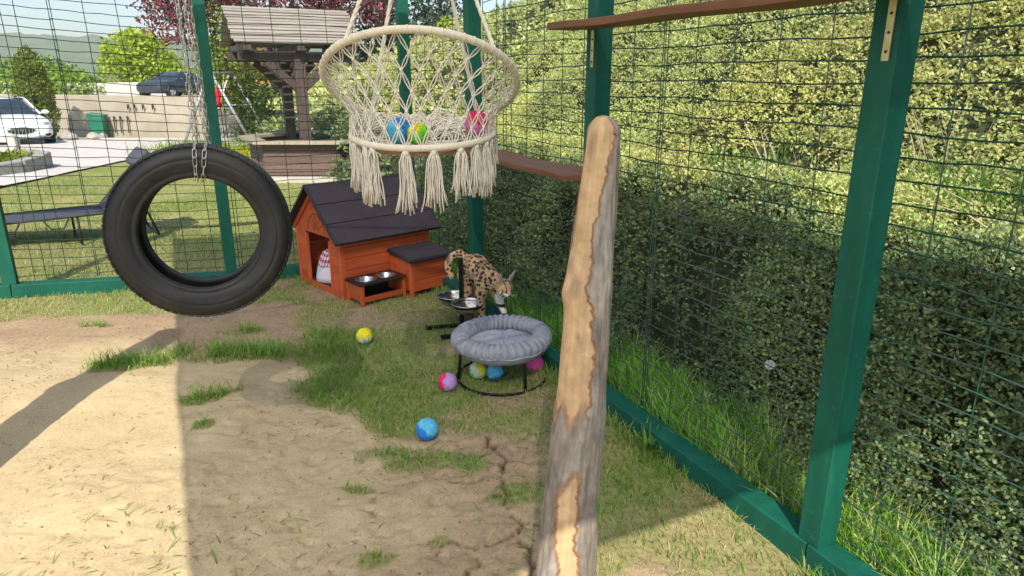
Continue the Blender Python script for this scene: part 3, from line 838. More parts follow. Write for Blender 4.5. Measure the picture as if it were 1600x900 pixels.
wire_panel(back, -2.9, -0.62, 0.13, 2.70, POST + 0.006, 'x', gzn, 4, dbl=(-0.98, -0.93))
wire_panel(back, -0.66, 1.83, 0.13, 2.70, POST + 0.009, 'x', gzn, 5, dbl=(0.335,))

# shade roof above (outside the picture, throws the big shadow)
def tarp_mat():
    m, nt, b = nmat('shade_sheet', 0.8)
    co = objco(nt); n = tex_noise(nt, 4, 5, 0.6, co)
    r = ramp(nt, n.outputs[0], [(0.3, (0.62, 0.60, 0.56)), (0.7, (0.72, 0.70, 0.66))])
    nt.links.new(r.outputs[0], b.inputs['Base Color'])
    t = nt.nodes.new('ShaderNodeBsdfTranslucent'); t.inputs['Color'].default_value = (0.86, 0.83, 0.77, 1)
    mx = nt.nodes.new('ShaderNodeMixShader'); mx.inputs[0].default_value = 0.82
    nt.links.new(b.outputs[0], mx.inputs[1]); nt.links.new(t.outputs[0], mx.inputs[2])
    tp = nt.nodes.new('ShaderNodeBsdfTransparent'); m2 = nt.nodes.new('ShaderNodeMixShader'); m2.inputs[0].default_value = 0.19   # see-through share, added to brighten the shade below
    nt.links.new(mx.outputs[0], m2.inputs[1]); nt.links.new(tp.outputs[0], m2.inputs[2])
    nt.links.new(m2.outputs[0], nt.nodes['Material Output'].inputs['Surface']); return m
M['tarp'] = tarp_mat()
RN0, RN1, RS0, RS1, RZ = -1.30, 1.86, -0.81, 5.09, 2.765
roof = thing('shade_roof', 'pale translucent shade sheet on green timber rafters over the enclosure', 'roof', (0, 0, 0), FA)
mb = MB()
gn = np.linspace(RN0, RN1, 26); gs = np.linspace(RS0, RS1, 44)
vs = [(n, s, RZ + 0.012 * math.sin(n * 9) * math.sin(s * 3.1) + 0.02) for s in gs for n in gn]
fs = [(j * 26 + i, j * 26 + i + 1, (j + 1) * 26 + i + 1, (j + 1) * 26 + i) for j in range(43) for i in range(25)]
mb._add(vs, fs); mb.build('sheet', M['tarp'], roof, smooth=True)
for s in (-0.75, 0.9, 2.50, 2.98, 4.2, 5.04):
    mbr = MB(); mbr.tube([(RN0 + 0.01, s, 2.735), (1.742, s, 2.735)], 0.012, 8); mbr.build('rafter', M['galv'], roof, smooth=True)
mbr = MB(); mbr.tube([(RN0 + 0.01, RS0, 2.76), (RN0 + 0.01, FS - 0.046, 2.76)], 0.010, 8); mbr.build('edge_tube', M['galv'], roof, smooth=True)
MB().box(RN0, RN0 + 0.05, RS0, RS0 + 0.05, 0.0, 2.745).build('support_post', M['green'], roof, bevel=0.003)

# ------------------------------------------------------------------ logs
def log_post(spine, rad, label, seed, group, marks=True):
    NS, NA = 460, 132
    z = np.array([p[2] for p in spine]); o = np.argsort(z); z = z[o]
    px = np.array([p[0] for p in spine])[o]; py = np.array([p[1] for p in spine])[o]; rr = np.array(rad)[o]
    h0, h1 = z[0], z[-1]
    zz = h0 + (h1 - h0) * np.linspace(0, 1, NS)
    def sm(a):
        b = np.interp(zz, z, a); k = np.hanning(41); k /= k.sum(); return np.convolve(np.pad(b, 20, 'edge'), k, 'valid')
    sx, sy, sr = sm(px), sm(py), sm(rr)
    th = np.linspace(0, 2 * PI, NA, endpoint=False)
    T, Z = np.meshgrid(th, zz); Rr = np.repeat(sr[:, None], NA, 1)
    # side of the log as the camera sees it: -1 left .. +1 right ; th=-pi/2 faces -y
    side_ = np.cos(T); front = -np.sin(T)
    # edge of the bare strip in angle, by height
    hh = (Z - h0) / (h1 - h0)
    jag = (fbm(Z * 22, T * 0 + 3, seed, 5) - 0.5) * 1.0 + (fbm(Z * 120, T * 3, seed + 4, 2) - 0.5) * 0.22
    edge = np.interp(Z, [0, 0.7, 0.8, 0.9, 1.0, 1.12, 1.2, 1.3, 1.40, 1.49], [0.15, 0.2, 0.32, 0.28, 0.12, -0.12, -0.06, 0.12, 0.42, 0.5]) + jag * 0.85
    bark = sstep(-0.02, 0.02, side_ - edge)
    band = (Z > 0.70) & (Z < 0.805 + 0.03 * np.sin(T * 5))
    lowL = sstep(-0.02, 0.02, -side_ - 0.42 - 0.75 * (hh - 0.23) * 1.6 + jag * 0.5) * (Z < 0.70)
    topw = sstep(0.02, -0.02, Z - 0.80 - 0.02 * np.sin(T * 7) - 0.04 * jag) * sstep(-0.02, 0.02, Z - 0.66 - 0.10 * np.abs(side_ + 0.05) * -1.0 - 0.03 * jag)
    bark = np.maximum(bark, np.maximum(lowL, topw))
    bark = np.maximum(bark, sstep(0.02, -0.02, front + 0.45 + jag * 0.3))
    bark = np.clip(bark, 0, 1)
    bump_ = (fbm(np.cos(T) * 1.2 + 4, np.sin(T) * 1.2 + Z * 6, seed + 9) - 0.5) * 0.22 + (fbm(np.cos(T) * 6 + 9, np.sin(T) * 6 + Z * 30, seed + 10, 2) - 0.5) * 0.03
    knot = np.exp(-(((Z - 1.085) / 0.040) ** 2 + ((T - (PI * 1.5 - 1.0)) / 0.6) ** 2)) * 0.30 - np.exp(-(((Z - 1.20) / 0.05) ** 2 + ((T - (PI * 1.5 - 1.0)) / 0.7) ** 2)) * 0.16
    knot2 = np.exp(-(((Z - 1.12) / 0.075) ** 2 + ((T - (PI * 1.5 + 0.6)) / 0.5) ** 2)) * 0.12
    split_ = -sstep(0.80, 0.86, vnoise(np.cos(T) * 16 + 40, np.sin(T) * 16 + Z * 3.0, seed + 21)) * 0.0018 * (1 - bark)
    fis = (fbm(np.cos(T) * 9 + 3, np.sin(T) * 9 + Z * 14, seed + 22, 3) - 0.5) * 0.006 * bark
    Rr = Rr * (1 + bump_ + knot + knot2) + bark * 0.0050 + fis + split_
    cap = 1 - np.clip((Z - (h1 - 0.035)) / 0.035, 0, 1) ** 2 * 0.55
    Rr = Rr * cap
    V = np.stack([sx[:, None] + Rr * np.cos(T), sy[:, None] + Rr * np.sin(T), Z], -1).reshape(-1, 3)
    wood = np.array([0.50, 0.325, 0.170]); brk = np.array([0.205, 0.172, 0.140]); red = np.array([0.20, 0.085, 0.040])
    g1_ = (0.5 * fbm(T * 9, Z * 2.2, seed + 12) + 0.5 * fbm(T * 2, Z * 5, seed + 13))[..., None]; g2 = fbm(T * 4, Z * 14, seed + 14)[..., None]
    cw = wood * (0.66 + 0.70 * g1_)
    stain = sstep(0.60, 0.75, fbm(T * 2, Z * 9, seed + 15, 3))[..., None] * 0.35
    kn = np.maximum(np.exp(-(((Z - 1.105) / 0.028) ** 2 + ((T - (PI * 1.5 - 0.62)) / 0.26) ** 2) ** 2), np.maximum(np.exp(-(((Z - 0.985) / 0.010) ** 2 + ((T - (PI * 1.5 - 0.40)) / 0.10) ** 2)), np.exp(-(((Z - 1.44) / 0.05) ** 2 + ((T - (PI * 1.5 - 0.75)) / 0.2) ** 2)) * 0.8))[..., None]
    cw = cw * (1 - stain) + np.array([0.24, 0.14, 0.07]) * stain
    cw = cw * (1 - 0.75 * kn) + np.array([0.22, 0.135, 0.075]) * 0.75 * kn
    cb = brk * (0.45 + 1.3 * g2) * (0.8 + 0.4 * fbm(np.cos(T) * 30, np.sin(T) * 30 + Z * 60, seed + 16, 2)[..., None])
    lich = sstep(0.60, 0.72, fbm(np.cos(T) * 3 + 8, np.sin(T) * 3 + Z * 9, seed + 17, 4))[..., None] * 0.55
    cb = cb * (1 - lich) + np.array([0.30, 0.285, 0.26]) * lich
    cb = cb * (1 + 0.5 * np.clip(knot2 * 7, 0, 1)[..., None])
    b3 = bark[..., None]
    C = cw * (1 - b3) + cb * b3
    # red inner bark showing along the torn edge
    gb = np.abs(np.gradient(bark, axis=1)) + np.abs(np.gradient(bark, axis=0)) * 0.6
    e3 = np.clip(gb * 3.2, 0, 1)[..., None] * 0.85
    C = C * (1 - e3) + red * e3
    idx = np.arange(NS * NA).reshape(NS, NA); i2 = np.roll(idx, -1, 1)
    F = np.stack([idx[:-1], i2[:-1], i2[1:], idx[1:]], -1).reshape(-1, 4)
    base = Vector((sx[0], sy[0], h0))
    root = thing('log_post', label, 'log', base, 0, group)
    top = np.array([[sx[-1], sy[-1], h1 + 0.004]])
    V2 = np.concatenate([V, top]); C2 = np.concatenate([C.reshape(-1, 3), [[0.36, 0.24, 0.14]]])
    V2 -= np.array(base)
    tipi = len(V)
    F2 = np.concatenate([F, np.stack([idx[-1], i2[-1], np.full(NA, tipi), np.full(NA, tipi)], -1)])
    me = np_mesh('trunk', V2, F, M['col'], C2, root, smooth=True)
    cm = MB(); ring = V2[idx[-1]]
    cm._add([tuple(p) for p in ring] + [tuple(V2[tipi])], [(i, (i + 1) % NA, NA) for i in range(NA)])
    cm.build('cut_top', vary('log_end', (0.26, 0.17, 0.10), (0.40, 0.27, 0.16), 30, 0.85), root, smooth=True)
    if marks:
        sc = MB(); sc.lathe([(0.0, 0.004), (0.004, 0.004), (0.006, 0.001), (0.006, -0.004)], 10, M=Matrix.Translation(Vector((sx[-12] + 0.006, sy[-12] - sr[-12] * 0.88, zz[-12])) - base) @ Matrix.Rotation(R(75), 4, 'X'))
        sc.build('screw', M['zinc'], root, smooth=True)
    return root
LOG_G = 'barked log posts set in the ground'
log_post([(0.112, 1.33, -0.04), (0.125, 1.40, 0.20), (0.138, 1.46, 0.372), (0.150, 1.52, 0.56), (0.172, 1.57, 0.772), (0.187, 1.63, 1.00), (0.192, 1.66, 1.12), (0.211, 1.69, 1.278), (0.226, 1.73, 1.455), (0.227, 1.74, 1.505)],
         [0.080, 0.075, 0.070, 0.064, 0.060, 0.057, 0.056, 0.047, 0.040, 0.036], 'tall leaning log post with half its bark peeled, standing before the side fence', 3, LOG_G)
log_post([(-2.25, 2.15, -0.04), (-2.22, 2.16, 0.3), (-2.23, 2.18, 0.7), (-2.19, 2.2, 1.2), (-2.19, 2.2, 1.6), (-2.16, 2.2, 1.95)],
         [0.125, 0.12, 0.105, 0.11, 0.095, 0.085], 'thick log post just outside the picture at the left of the sand', 8, LOG_G, marks=False)

# ------------------------------------------------------------------ shelves
def bracket(par, x, y, z, L, mat):
    mb = MB(); mb.box(x - 0.002, x + 0.002, y - 0.011, y + 0.011, z - L, z - 0.002)
    b = mb.build('bracket', mat, par)
    for k in (0.25, 0.55, 0.85):
        m2 = MB(); m2.lathe([(0.0, 0.003), (0.0035, 0.0025), (0.0045, 0.0)], 8, M=Matrix.Translation((x - 0.002, y, z - L * k)) @ Matrix.Rotation(R(-90), 4, 'Y'))
        m2.build('screw', M['iron'], b)
def board_mesh(L, w, t, seed):
    """sawn plank with slightly waney long edges, local y along, x across"""
    rg = random.Random(seed); mb = MB(); k = 24
    for i in range(k + 1):
        pass
    vs = []; fs = []
    for i in range(k + 1):
        y = L * i / k; e0 = rg.uniform(-0.003, 0.003); e1 = rg.uniform(-0.003, 0.003); zc = 0.003 * math.sin(i * 0.6)
        vs += [(e0, y, zc), (w + e1, y, zc), (w + e1, y, t + zc), (e0, y, t + zc)]
    for i in range(k):
        for j in range(4):
            a = i * 4 + j; b = i * 4 + (j + 1) % 4
            fs.append((a, b, b + 4, a + 4))
    fs += [(3, 2, 1, 0), (4 * k, 4 * k + 1, 4 * k + 2, 4 * k + 3)]
    mb._add(vs, fs); return mb
up = thing('wall_shelf', 'long brown plank shelf high on the side fence between two posts', 'shelf', W(1.585, 1.02, 1.80), FA, 'plank shelves on the side fence')
o = board_mesh(1.90, 0.155, 0.030, 1).build('plank', M['shelf_wood'], up, bevel=0.003)
for s in (1.32, 2.79):
    bracket(up, 0.1585, s - 1.02 - 0.015, 0.0, 0.16, M['brass'])
low = thing('wall_shelf', 'lower brown plank shelf on the side fence beside the hanging chair', 'shelf', W(1.52, 2.62, 1.155), FA, 'plank shelves on the side fence')
board_mesh(1.78, 0.225, 0.026, 2).build('plank', M['shelf_wood'], low, bevel=0.003)
for s in (2.79, 4.28):
    bracket(low, 0.2235, s - 2.62 - 0.015, 0.0, 0.14, M['zinc'])

# ------------------------------------------------------------------ tyre on chains
TY = Vector((-1.155, 2.50, 1.052))
TROT = (R(90 - 3), 0, R(19))
tyre = thing('tyre_swing', 'worn black car tyre hanging on chains above the sand', 'tyre', TY, 0, rot=TROT)
# local z is the tyre axis; camera side is +z
prof = []
Ro, Rb, hw = 0.318, 0.200, 0.100
sidew = [(0.200, 0.078), (0.204, 0.090), (0.214, 0.094), (0.219, 0.091), (0.224, 0.0945), (0.236, 0.1005), (0.252, 0.104), (0.262, 0.1052), (0.264, 0.1036), (0.267, 0.1055), (0.282, 0.103), (0.296, 0.0955), (0.306, 0.085), (0.3125, 0.072)]
body = [(0.200, 0.0)] + sidew
mb = MB()
full = sidew + [(r, -z) for r, z in reversed(sidew)]
inner = [(0.2035, -0.070), (0.225, -0.078), (0.262, -0.088), (0.292, -0.070), (0.300, -0.03), (0.300, 0.03), (0.292, 0.070), (0.262, 0.088), (0.225, 0.078), (0.2035, 0.070)]
mb.lathe(full + inner, 96, closed=True)
mb.build('carcass', M['rubber'], tyre, smooth=True)
def tread():
    mb = MB()
    n = 72
    for rows, (z0, z1, sk) in enumerate(((-0.074, -0.047, 0.4), (-0.041, -0.016, -0.25), (-0.011, 0.011, 0.0), (0.016, 0.041, 0.25), (0.047, 0.074, -0.4))):
        cnt = n if rows in (0, 4) else (n if rows != 2 else 1)
        for k in range(n):
            a0 = 2 * PI * k / n; gap = 0.16 if rows in (0, 4) else (0.10 if rows != 2 else 0.0)
            a1 = a0 + 2 * PI / n * (1 - gap)
            vs = []
            for (z, sh) in ((z0, 0), (z1, sk * 2 * PI / n)):
                crown = 0.3185 - 0.9 * max(0, abs(z) - 0.04) ** 1.5
                for a in (a0, a1):
                    for r in (crown - 0.012, crown):
                        vs.append((r * math.cos(a + sh), r * math.sin(a + sh), z))
            mb._add(vs, [(0, 1, 3, 2), (4, 6, 7, 5), (1, 5, 7, 3), (0, 2, 6, 4), (0, 4, 5, 1), (2, 3, 7, 6)])
    # sloped shoulder lugs
    for sgn in (-1, 1):
        for k in range(n):
            a0 = 2 * PI * k / n; a1 = a0 + 2 * PI / n * 0.80
            vs = []
            for (r, z) in ((0.3135, 0.075), (0.3075, 0.0875)):
                for a in (a0, a1):
                    vs += [((r - 0.008) * math.cos(a), (r - 0.008) * math.sin(a), sgn * (z - 0.004)), ((r + 0.002) * math.cos(a), (r + 0.002) * math.sin(a), sgn * (z + 0.002))]
            mb._add(vs, [(0, 1, 3, 2), (4, 6, 7, 5), (1, 5, 7, 3), (0, 2, 6, 4), (0, 4, 5, 1), (2, 3, 7, 6)])
    return mb
tb = MB(); tb.lathe([(0.3115, -0.074), (0.3115, 0.074), (0.300, 0.074), (0.300, -0.074)], 96, closed=True)
tb.build('tread_base', M['rubber_in'], tyre, smooth=True)
tread().build('tread', M['rubber'], tyre, kind='stuff')
# chain links share one mesh
lm = MB(); q = []
for k in range(6): a = PI * k / 5; q.append((0.0072 * math.cos(a), 0.0, 0.0115 + 0.0072 * math.sin(a)))
for k in range(6): a = PI + PI * k / 5; q.append((0.0072 * math.cos(a), 0.0, -0.0115 + 0.0072 * math.sin(a)))
lm.tube(q, 0.0021, 5, closed=True)
lm.v = [(x * 0.85, y * 0.85, z * 0.92) for x, y, z in lm.v]
LINK = lm.mesh('chain_link', M['zinc']); LINK.polygons.foreach_set('use_smooth', [True] * len(LINK.polygons))
def chain(label, path, seed):
    rg = random.Random(seed)
    root = thing('chain', label, 'chain', path[-1], 0, 'chains holding the tyre')
    pts = [Vector(p) for p in path]; step = 0.0295
    # resample
    ds = [0.0]
    for a, b in zip(pts[:-1], pts[1:]): ds.append(ds[-1] + (b - a).length)
    n = int(ds[-1] / step); last = None
    for k in range(n):
        d = (k + 0.5) * step
        j = max(i for i in range(len(ds) - 1) if ds[i] <= d)
        t = (d - ds[j]) / (ds[j + 1] - ds[j]); p = pts[j].lerp(pts[j + 1], t); dr = (pts[j + 1] - pts[j]).normalized()
        o = lnk(bpy.data.objects.new('chain_link', LINK), root)
        qz = dr.to_track_quat('Z', 'Y')
        o.rotation_euler = (qz @ Euler((0, 0, (k % 2) * PI / 2 + 0.6 + rg.uniform(-0.35, 0.35))).to_quaternion()).to_euler()
        o.location = p - pts[-1]
    return root
# tyre bead top in world space
tm = Matrix.Translation(TY) @ Euler(TROT).to_matrix().to_4x4()
def tyw(r, ang, z): return tm @ Vector((r * math.cos(ang), r * math.sin(ang), z))
A90 = PI / 2
for i, (dx, seed) in enumerate(((0.014, 1), (0.042, 2))):
    da = -dx / 0.25
    f = [tyw(0.194, A90 + da, 0.06), tyw(0.196, A90 + da, 0.098), tyw(0.225, A90 + da, 0.112), tyw(0.262, A90 + da, 0.114), tyw(0.300, A90 + da, 0.104), tyw(0.330, A90 + da, 0.075)]
    topp = Vector((TY.x + dx * 0.8, f[-1].y + 0.05, 2.725))
    pf = f + [f[-1].lerp(topp, 0.3) + Vector((0.006 * (1 - 2 * i), 0, 0)), topp]
    chain(('left' if i == 0 else 'right') + ' of the two front chain strands looped over the tyre', list(reversed(pf))[::-1], seed)
    b = [tyw(0.194, A90 + da, -0.06), tyw(0.200, A90 + da, -0.10), tyw(0.262, A90 + da, -0.114), tyw(0.300, A90 + da, -0.104), tyw(0.330, A90 + da, -0.07)]
    topp = Vector((f[-1].x + dx * 0.6 + 0.008, f[-1].y + 0.07, 2.725))
    chain('rear chain strand behind the tyre, ' + ('left one' if i == 0 else 'right one'), b + [b[-1].lerp(topp, 0.35) + Vector((0, -0.05, 0)), topp], seed + 5)

# ------------------------------------------------------------------ macrame hanging chair
CH = Vector((-0.37, 2.90, 0.0))
UC = Vector((-0.368, 2.90, 1.577)); UR = 0.388; UT = R(-28)     # upper hoop: near edge high
LC = Vector((-0.372, 2.93, 1.375)); LR = 0.295; LT = R(7)       # seat hoop: far edge a little higher
def hoop(c, r, tilt, a): return c + Vector((r * math.cos(a), r * math.sin(a) * math.cos(tilt), r * math.sin(a) * math.sin(tilt)))
chair = thing('hanging_chair', 'cream macrame hanging chair with fringe, seen from behind', 'chair', (0, 0, 0))
chair.location = LC
def rel(p): return Vector(p) - LC
mb = MB(); mb.tube([rel(hoop(UC, UR, UT, 2 * PI * k / 72)) for k in range(72)], 0.0145, 10, closed=True)
rgc = random.Random(5)
for k in range(60):       # wrapping turns
    a = 2 * PI * k / 60
    p = rel(hoop(UC, UR, UT, a)); t = (rel(hoop(UC, UR, UT, a + 0.01)) - p).normalized()
    mt = Matrix.Translation(p) @ t.to_track_quat('Z', 'Y').to_matrix().to_4x4()
    mb.lathe([(0.0142, -0.0035), (0.0164, -0.001), (0.0164, 0.001), (0.0142, 0.0035)], 10, M=mt)
mb.build('back_hoop', M['cord_ring'], chair, smooth=True)
mb = MB(); mb.tube([rel(hoop(LC, LR, LT, 2 * PI * k / 64)) for k in range(64)], 0.0135, 10, closed=True)
mb.build('seat_hoop', M['cord_ring'], chair, smooth=True)
def cord(mb, a, b, r, sag=0.0, n=3, dbl=0.0):
    a = Vector(a); b = Vector(b)
    sd = (b - a).cross(Vector((0.2, 1, 0.1))).normalized() * dbl if dbl else Vector((0, 0, 0))
    for s_ in ((-1, 1) if dbl else (0,)):
        pts = [a.lerp(b, i / n) + sd * s_ * math.sin(PI * i / n) + Vector((0, 0, -sag * math.sin(PI * i / n))) for i in range(n + 1)]
        mb.tube(pts, r, 4, cap=False)
net = MB(); NC, NR = 30, 6
def netp(i, k):
    a = 2 * PI * (i + (0.5 if k % 2 else 0)) / NC
    u = rel(hoop(UC, UR, UT, a)); l = rel(hoop(LC, LR, LT, a)); t = k / NR
    p = u.lerp(l, t)
    out = Vector((math.cos(a), math.sin(a), 0))
    rgk = random.Random(i * 31 + k)
    return p - out * 0.035 * math.sin(PI * t) + Vector((rgk.uniform(-1, 1), rgk.uniform(-1, 1), rgk.uniform(-1, 1))) * 0.006 * (0 < k < NR)
for i in range(NC):
    for k in range(NR):
        p = netp(i, k)
        nb = ((i, k + 1), (i - 1, k + 1)) if k % 2 == 0 else ((i, k + 1), (i + 1, k + 1))
        for (ii, kk) in nb:
            cord(net, p, netp(ii % NC if False else ii, kk), 0.0027, 0.002, 4, 0.0062)
        if 0 < k: net.ball(p, 0.0075, 6, 4)
net.build('netting', M['cord'], chair, kind='stuff', smooth=True)
seat = MB()
def seatp(rf, a):
    p = rel(hoop(LC, LR * rf, LT, a)); return p + Vector((0, 0, -0.050 * (1 - rf * rf)))
for k in range(54):
    a = 2 * PI * k / 54
    seat.tube([seatp(r_, a + 0.25 * math.sin(r_ * 9 + k)) + Vector((0, 0, rgc.uniform(0, 0.012))) for r_ in (1.0, 0.8, 0.6, 0.4, 0.2, 0.04)], 0.0042, 4, cap=False)
for r_ in (0.2, 0.34, 0.48, 0.62, 0.76, 0.9):
    seat.tube([seatp(r_ + 0.025 * math.sin(k * 1.3 + r_ * 20), 2 * PI * k / 40) + Vector((0, 0, 0.006)) for k in range(40)], 0.0045, 4, closed=True)
# loose heap of cords on the far half of the seat
for k in range(210):
    a = rgc.uniform(0.05, PI - 0.05); r0 = rgc.uniform(0.25, 0.95); a2 = a + rgc.uniform(-0.5, 0.5)
    p0 = seatp(r0, a) + Vector((0, 0, rgc.uniform(0.005, 0.055))); p2 = seatp(min(0.98, r0 + rgc.uniform(-0.4, 0.4)), a2) + Vector((0, 0, rgc.uniform(0.005, 0.03)))
    seat.tube([p0, (p0 + p2) / 2 + Vector((0, 0, rgc.uniform(0.005, 0.03))), p2], 0.0042, 4, cap=False)
seat.build('seat_web', M['cord'], chair, kind='stuff', smooth=True)
bd = MB(); bd.lathe([(0.0, -0.052), (0.10, -0.050), (0.20, -0.040), (0.235, -0.032), (0.235, -0.044), (0.20, -0.052), (0.0, -0.062)], 40, M=Matrix.Rotation(LT, 4, 'X'))
bd.build('seat_board', woodmat('seat_board_wood', (0.26, 0.14, 0.075), (0.36, 0.21, 0.12), (0.45, 0.29, 0.17), 0, 8, 0.6), chair, smooth=False)
# fringe: bundles of cut cords below the seat hoop
TS = [(-2.80, 0.20, 24), (-2.60, 0.19, 22), (-2.32, 0.225, 30), (-2.18, 0.215, 22), (-1.68, 0.235, 18), (-1.32, 0.23, 24), (-0.95, 0.20, 22), (-0.68, 0.20, 28), (-0.45, 0.21, 30), (-0.28, 0.19, 20), (0.15, 0.14, 10), (0.7, 0.16, 10), (1.25, 0.15, 10), (1.8, 0.16, 10), (2.35, 0.15, 10), (2.95, 0.16, 12)]
for ti, (a, L, nc) in enumerate(TS):
    tb_ = MB(); p0 = rel(hoop(LC, LR, LT, a)); tan = Vector((-math.sin(a), math.cos(a), 0)); rad = Vector((math.cos(a), math.sin(a), 0))
    for c in range(nc):
        u = (c / (nc - 1) - 0.5) * 2; sp = rgc.uniform(0.030, 0.046) if ti < 10 else 0.02
        off = tan * u * sp * 0.55 + rad * rgc.uniform(-0.012, 0.012)
        fl = tan * (u * sp * 0.55 + rgc.uniform(-0.008, 0.008)) + rad * rgc.uniform(-0.012, 0.012)
        Lc = L * rgc.uniform(0.78, 1.06); ph = rgc.uniform(0, 6)
        pts = []
        for j in range(7):
            t = j / 6
            pts.append(p0 + off * min(1, t * 4 + 0.4) + fl * t * t + Vector((0.003 * math.sin(ph + t * 7), 0.003 * math.cos(ph + t * 5), -0.012 - Lc * t)))
        tb_.tube(pts, [0.0028] * 6 + [0.0036], 4)
    # knotted head
    tb_.ball(p0 + Vector((0, 0, -0.018)), (0.014, 0.014, 0.016), 8, 6)
    tb_.build('tassel', M['cord'], chair, smooth=True)
apex = Vector((-0.345, 2.87, 2.42))
def rope(p_to, waves=3):
    mb = MB(); a = rel(apex); b = rel(p_to); n = 40
    d = (b - a).normalized(); x = d.orthogonal().normalized(); y = d.cross(x)
    for s_ in range(3):
        pts = []
        for i in range(n + 1):
            t = i / n; ph = t * 55 + s_ * 2 * PI / 3
            pts.append(a.lerp(b, t) + (x * math.cos(ph) + y * math.sin(ph)) * 0.0045)
        mb.tube(pts, 0.0048, 5, cap=False)
    mb.build('rope', M['cord'], chair, smooth=True)
rope(hoop(UC, UR, UT, R(232))); rope(hoop(UC, UR, UT, R(-38)))
rope(hoop(LC, LR, LT, R(228))); rope(hoop(LC, LR, LT, R(40)))
mb = MB(); mb.tube([rel(apex) + Vector((0.0, 0, t)) for t in (-0.01, 0.1, 0.31)], 0.006, 6); mb.tube([rel(apex) + Vector((0.02 * math.cos(k * PI / 8), 0, 0.005 + 0.02 * math.sin(k * PI / 8))) for k in range(16)], 0.004, 6, closed=True)
mb.build('hanging_hook', M['zinc'], chair, smooth=True)

# ------------------------------------------------------------------ felted balls
def ball(label, loc, cols, ax, r=0.05, cuts=(0.0,), seed=0, group='felted pet balls'):
    """cols: colours in bands along axis ax, cut at the given offsets (wobbly edges)"""
    n, m = 40, 28; vs = []; cs = []
    ax = np.array(ax, float); ax /= np.linalg.norm(ax)
    tt = np.linspace(0, PI, m + 1); aa = np.linspace(0, 2 * PI, n, endpoint=False)
    Tt, Aa = np.meshgrid(tt, aa, indexing='ij')
    D = np.stack([np.sin(Tt) * np.cos(Aa), np.sin(Tt) * np.sin(Aa), np.cos(Tt)], -1).reshape(-1, 3)
    nz = fbm(D[:, 0] * 3 + 5, D[:, 1] * 3 + D[:, 2] * 2, seed + 70, 3) - 0.5
    Rr = r * (1 + nz * 0.10 + (fbm(D[:, 0] * 14 + 3, D[:, 1] * 14 + D[:, 2] * 9, seed + 73, 2) - 0.5) * 0.05)
    h = D @ ax + nz * 1.1
    cl = np.array(cols); bi = np.zeros(len(D), int)
    for c in cuts: bi += (h > c)
    C = cl[bi] * (0.85 + 0.35 * fbm(D[:, 0] * 9, D[:, 1] * 9 + D[:, 2] * 6, seed + 75, 2)[:, None])
    idx = np.arange((m + 1) * n).reshape(m + 1, n); i2 = np.roll(idx, -1, 1)
    F = np.stack([idx[:-1], idx[1:], i2[1:], i2[:-1]], -1).reshape(-1, 4)
    o = np_mesh('felt_ball', D * Rr[:, None], F, M['wool'], C, smooth=True)
    o.location = loc
    return tag(o, label, 'ball', group)
YEL, WHT, BLU, SKY_, PNK, LIL, GRN, RED, MAG = (0.78, 0.68, 0.02), (0.66, 0.68, 0.66), (0.02, 0.20, 0.62), (0.10, 0.46, 0.70), (0.78, 0.09, 0.36), (0.44, 0.27, 0.60), (0.16, 0.60, 0.03), (0.72, 0.02, 0.11), (0.75, 0.22, 0.50)
def gball(label, x, y, cols, ax, cuts=(0.0,), seed=0, r=0.05): return ball(label, (x, y, g1(x, y) + r * 0.93), cols, ax, r, cuts, seed)
gball('yellow and white felt ball lying on the grass before the dog house', -0.925, 4.0, [WHT, YEL], (0, 0.1, 1), (0.0,), 1, 0.051)
gball('two-tone blue felt ball alone at the edge of the sand', -0.392, 2.82, [BLU, SKY_], (0.5, 0.2, 0.8), (-0.12,), 2, 0.052)
gball('lilac felt ball with a red side beside the cat bed', -0.345, 3.34, [LIL, RED], (-0.9, 0.1, 0.15), (0.35,), 3, 0.051)
gball('white, green and yellow felt ball under the raised cat bed', -0.190, 3.50, [GRN, WHT, YEL], (0.75, 0.1, 0.55), (-0.45, 0.15), 4, 0.050)
gball('small blue felt ball under the raised cat bed', -0.095, 3.48, [BLU, SKY_], (-0.3, 0, 0.9), (-0.25,), 5, 0.048)
gball('plain pink felt ball under the raised cat bed near the fence', 0.128, 3.56, [MAG, PNK], (0, 0, 1), (-0.5,), 6, 0.051)
def sball(label, x, y, dz, cols, ax, cuts, seed, r=0.05): return ball(label, (x, y, dz), cols, ax, r, cuts, seed, 'felt balls in the hanging chair')
sball('light and dark blue felt ball in the hanging chair seat', -0.455, 2.80, 1.392, [SKY_, BLU], (0.8, 0.2, 0.25), (0.15,), 7, 0.053)
sball('green and yellow felt ball in the middle of the hanging chair seat', -0.375, 2.79, 1.380, [GRN, YEL], (-0.5, 0, 0.7), (0.2,), 8, 0.046)
sball('red and pink felt ball at the right end of the hanging chair seat', -0.145, 2.85, 1.420, [MAG, RED], (0.1, 0, 1), (0.05,), 9, 0.050)

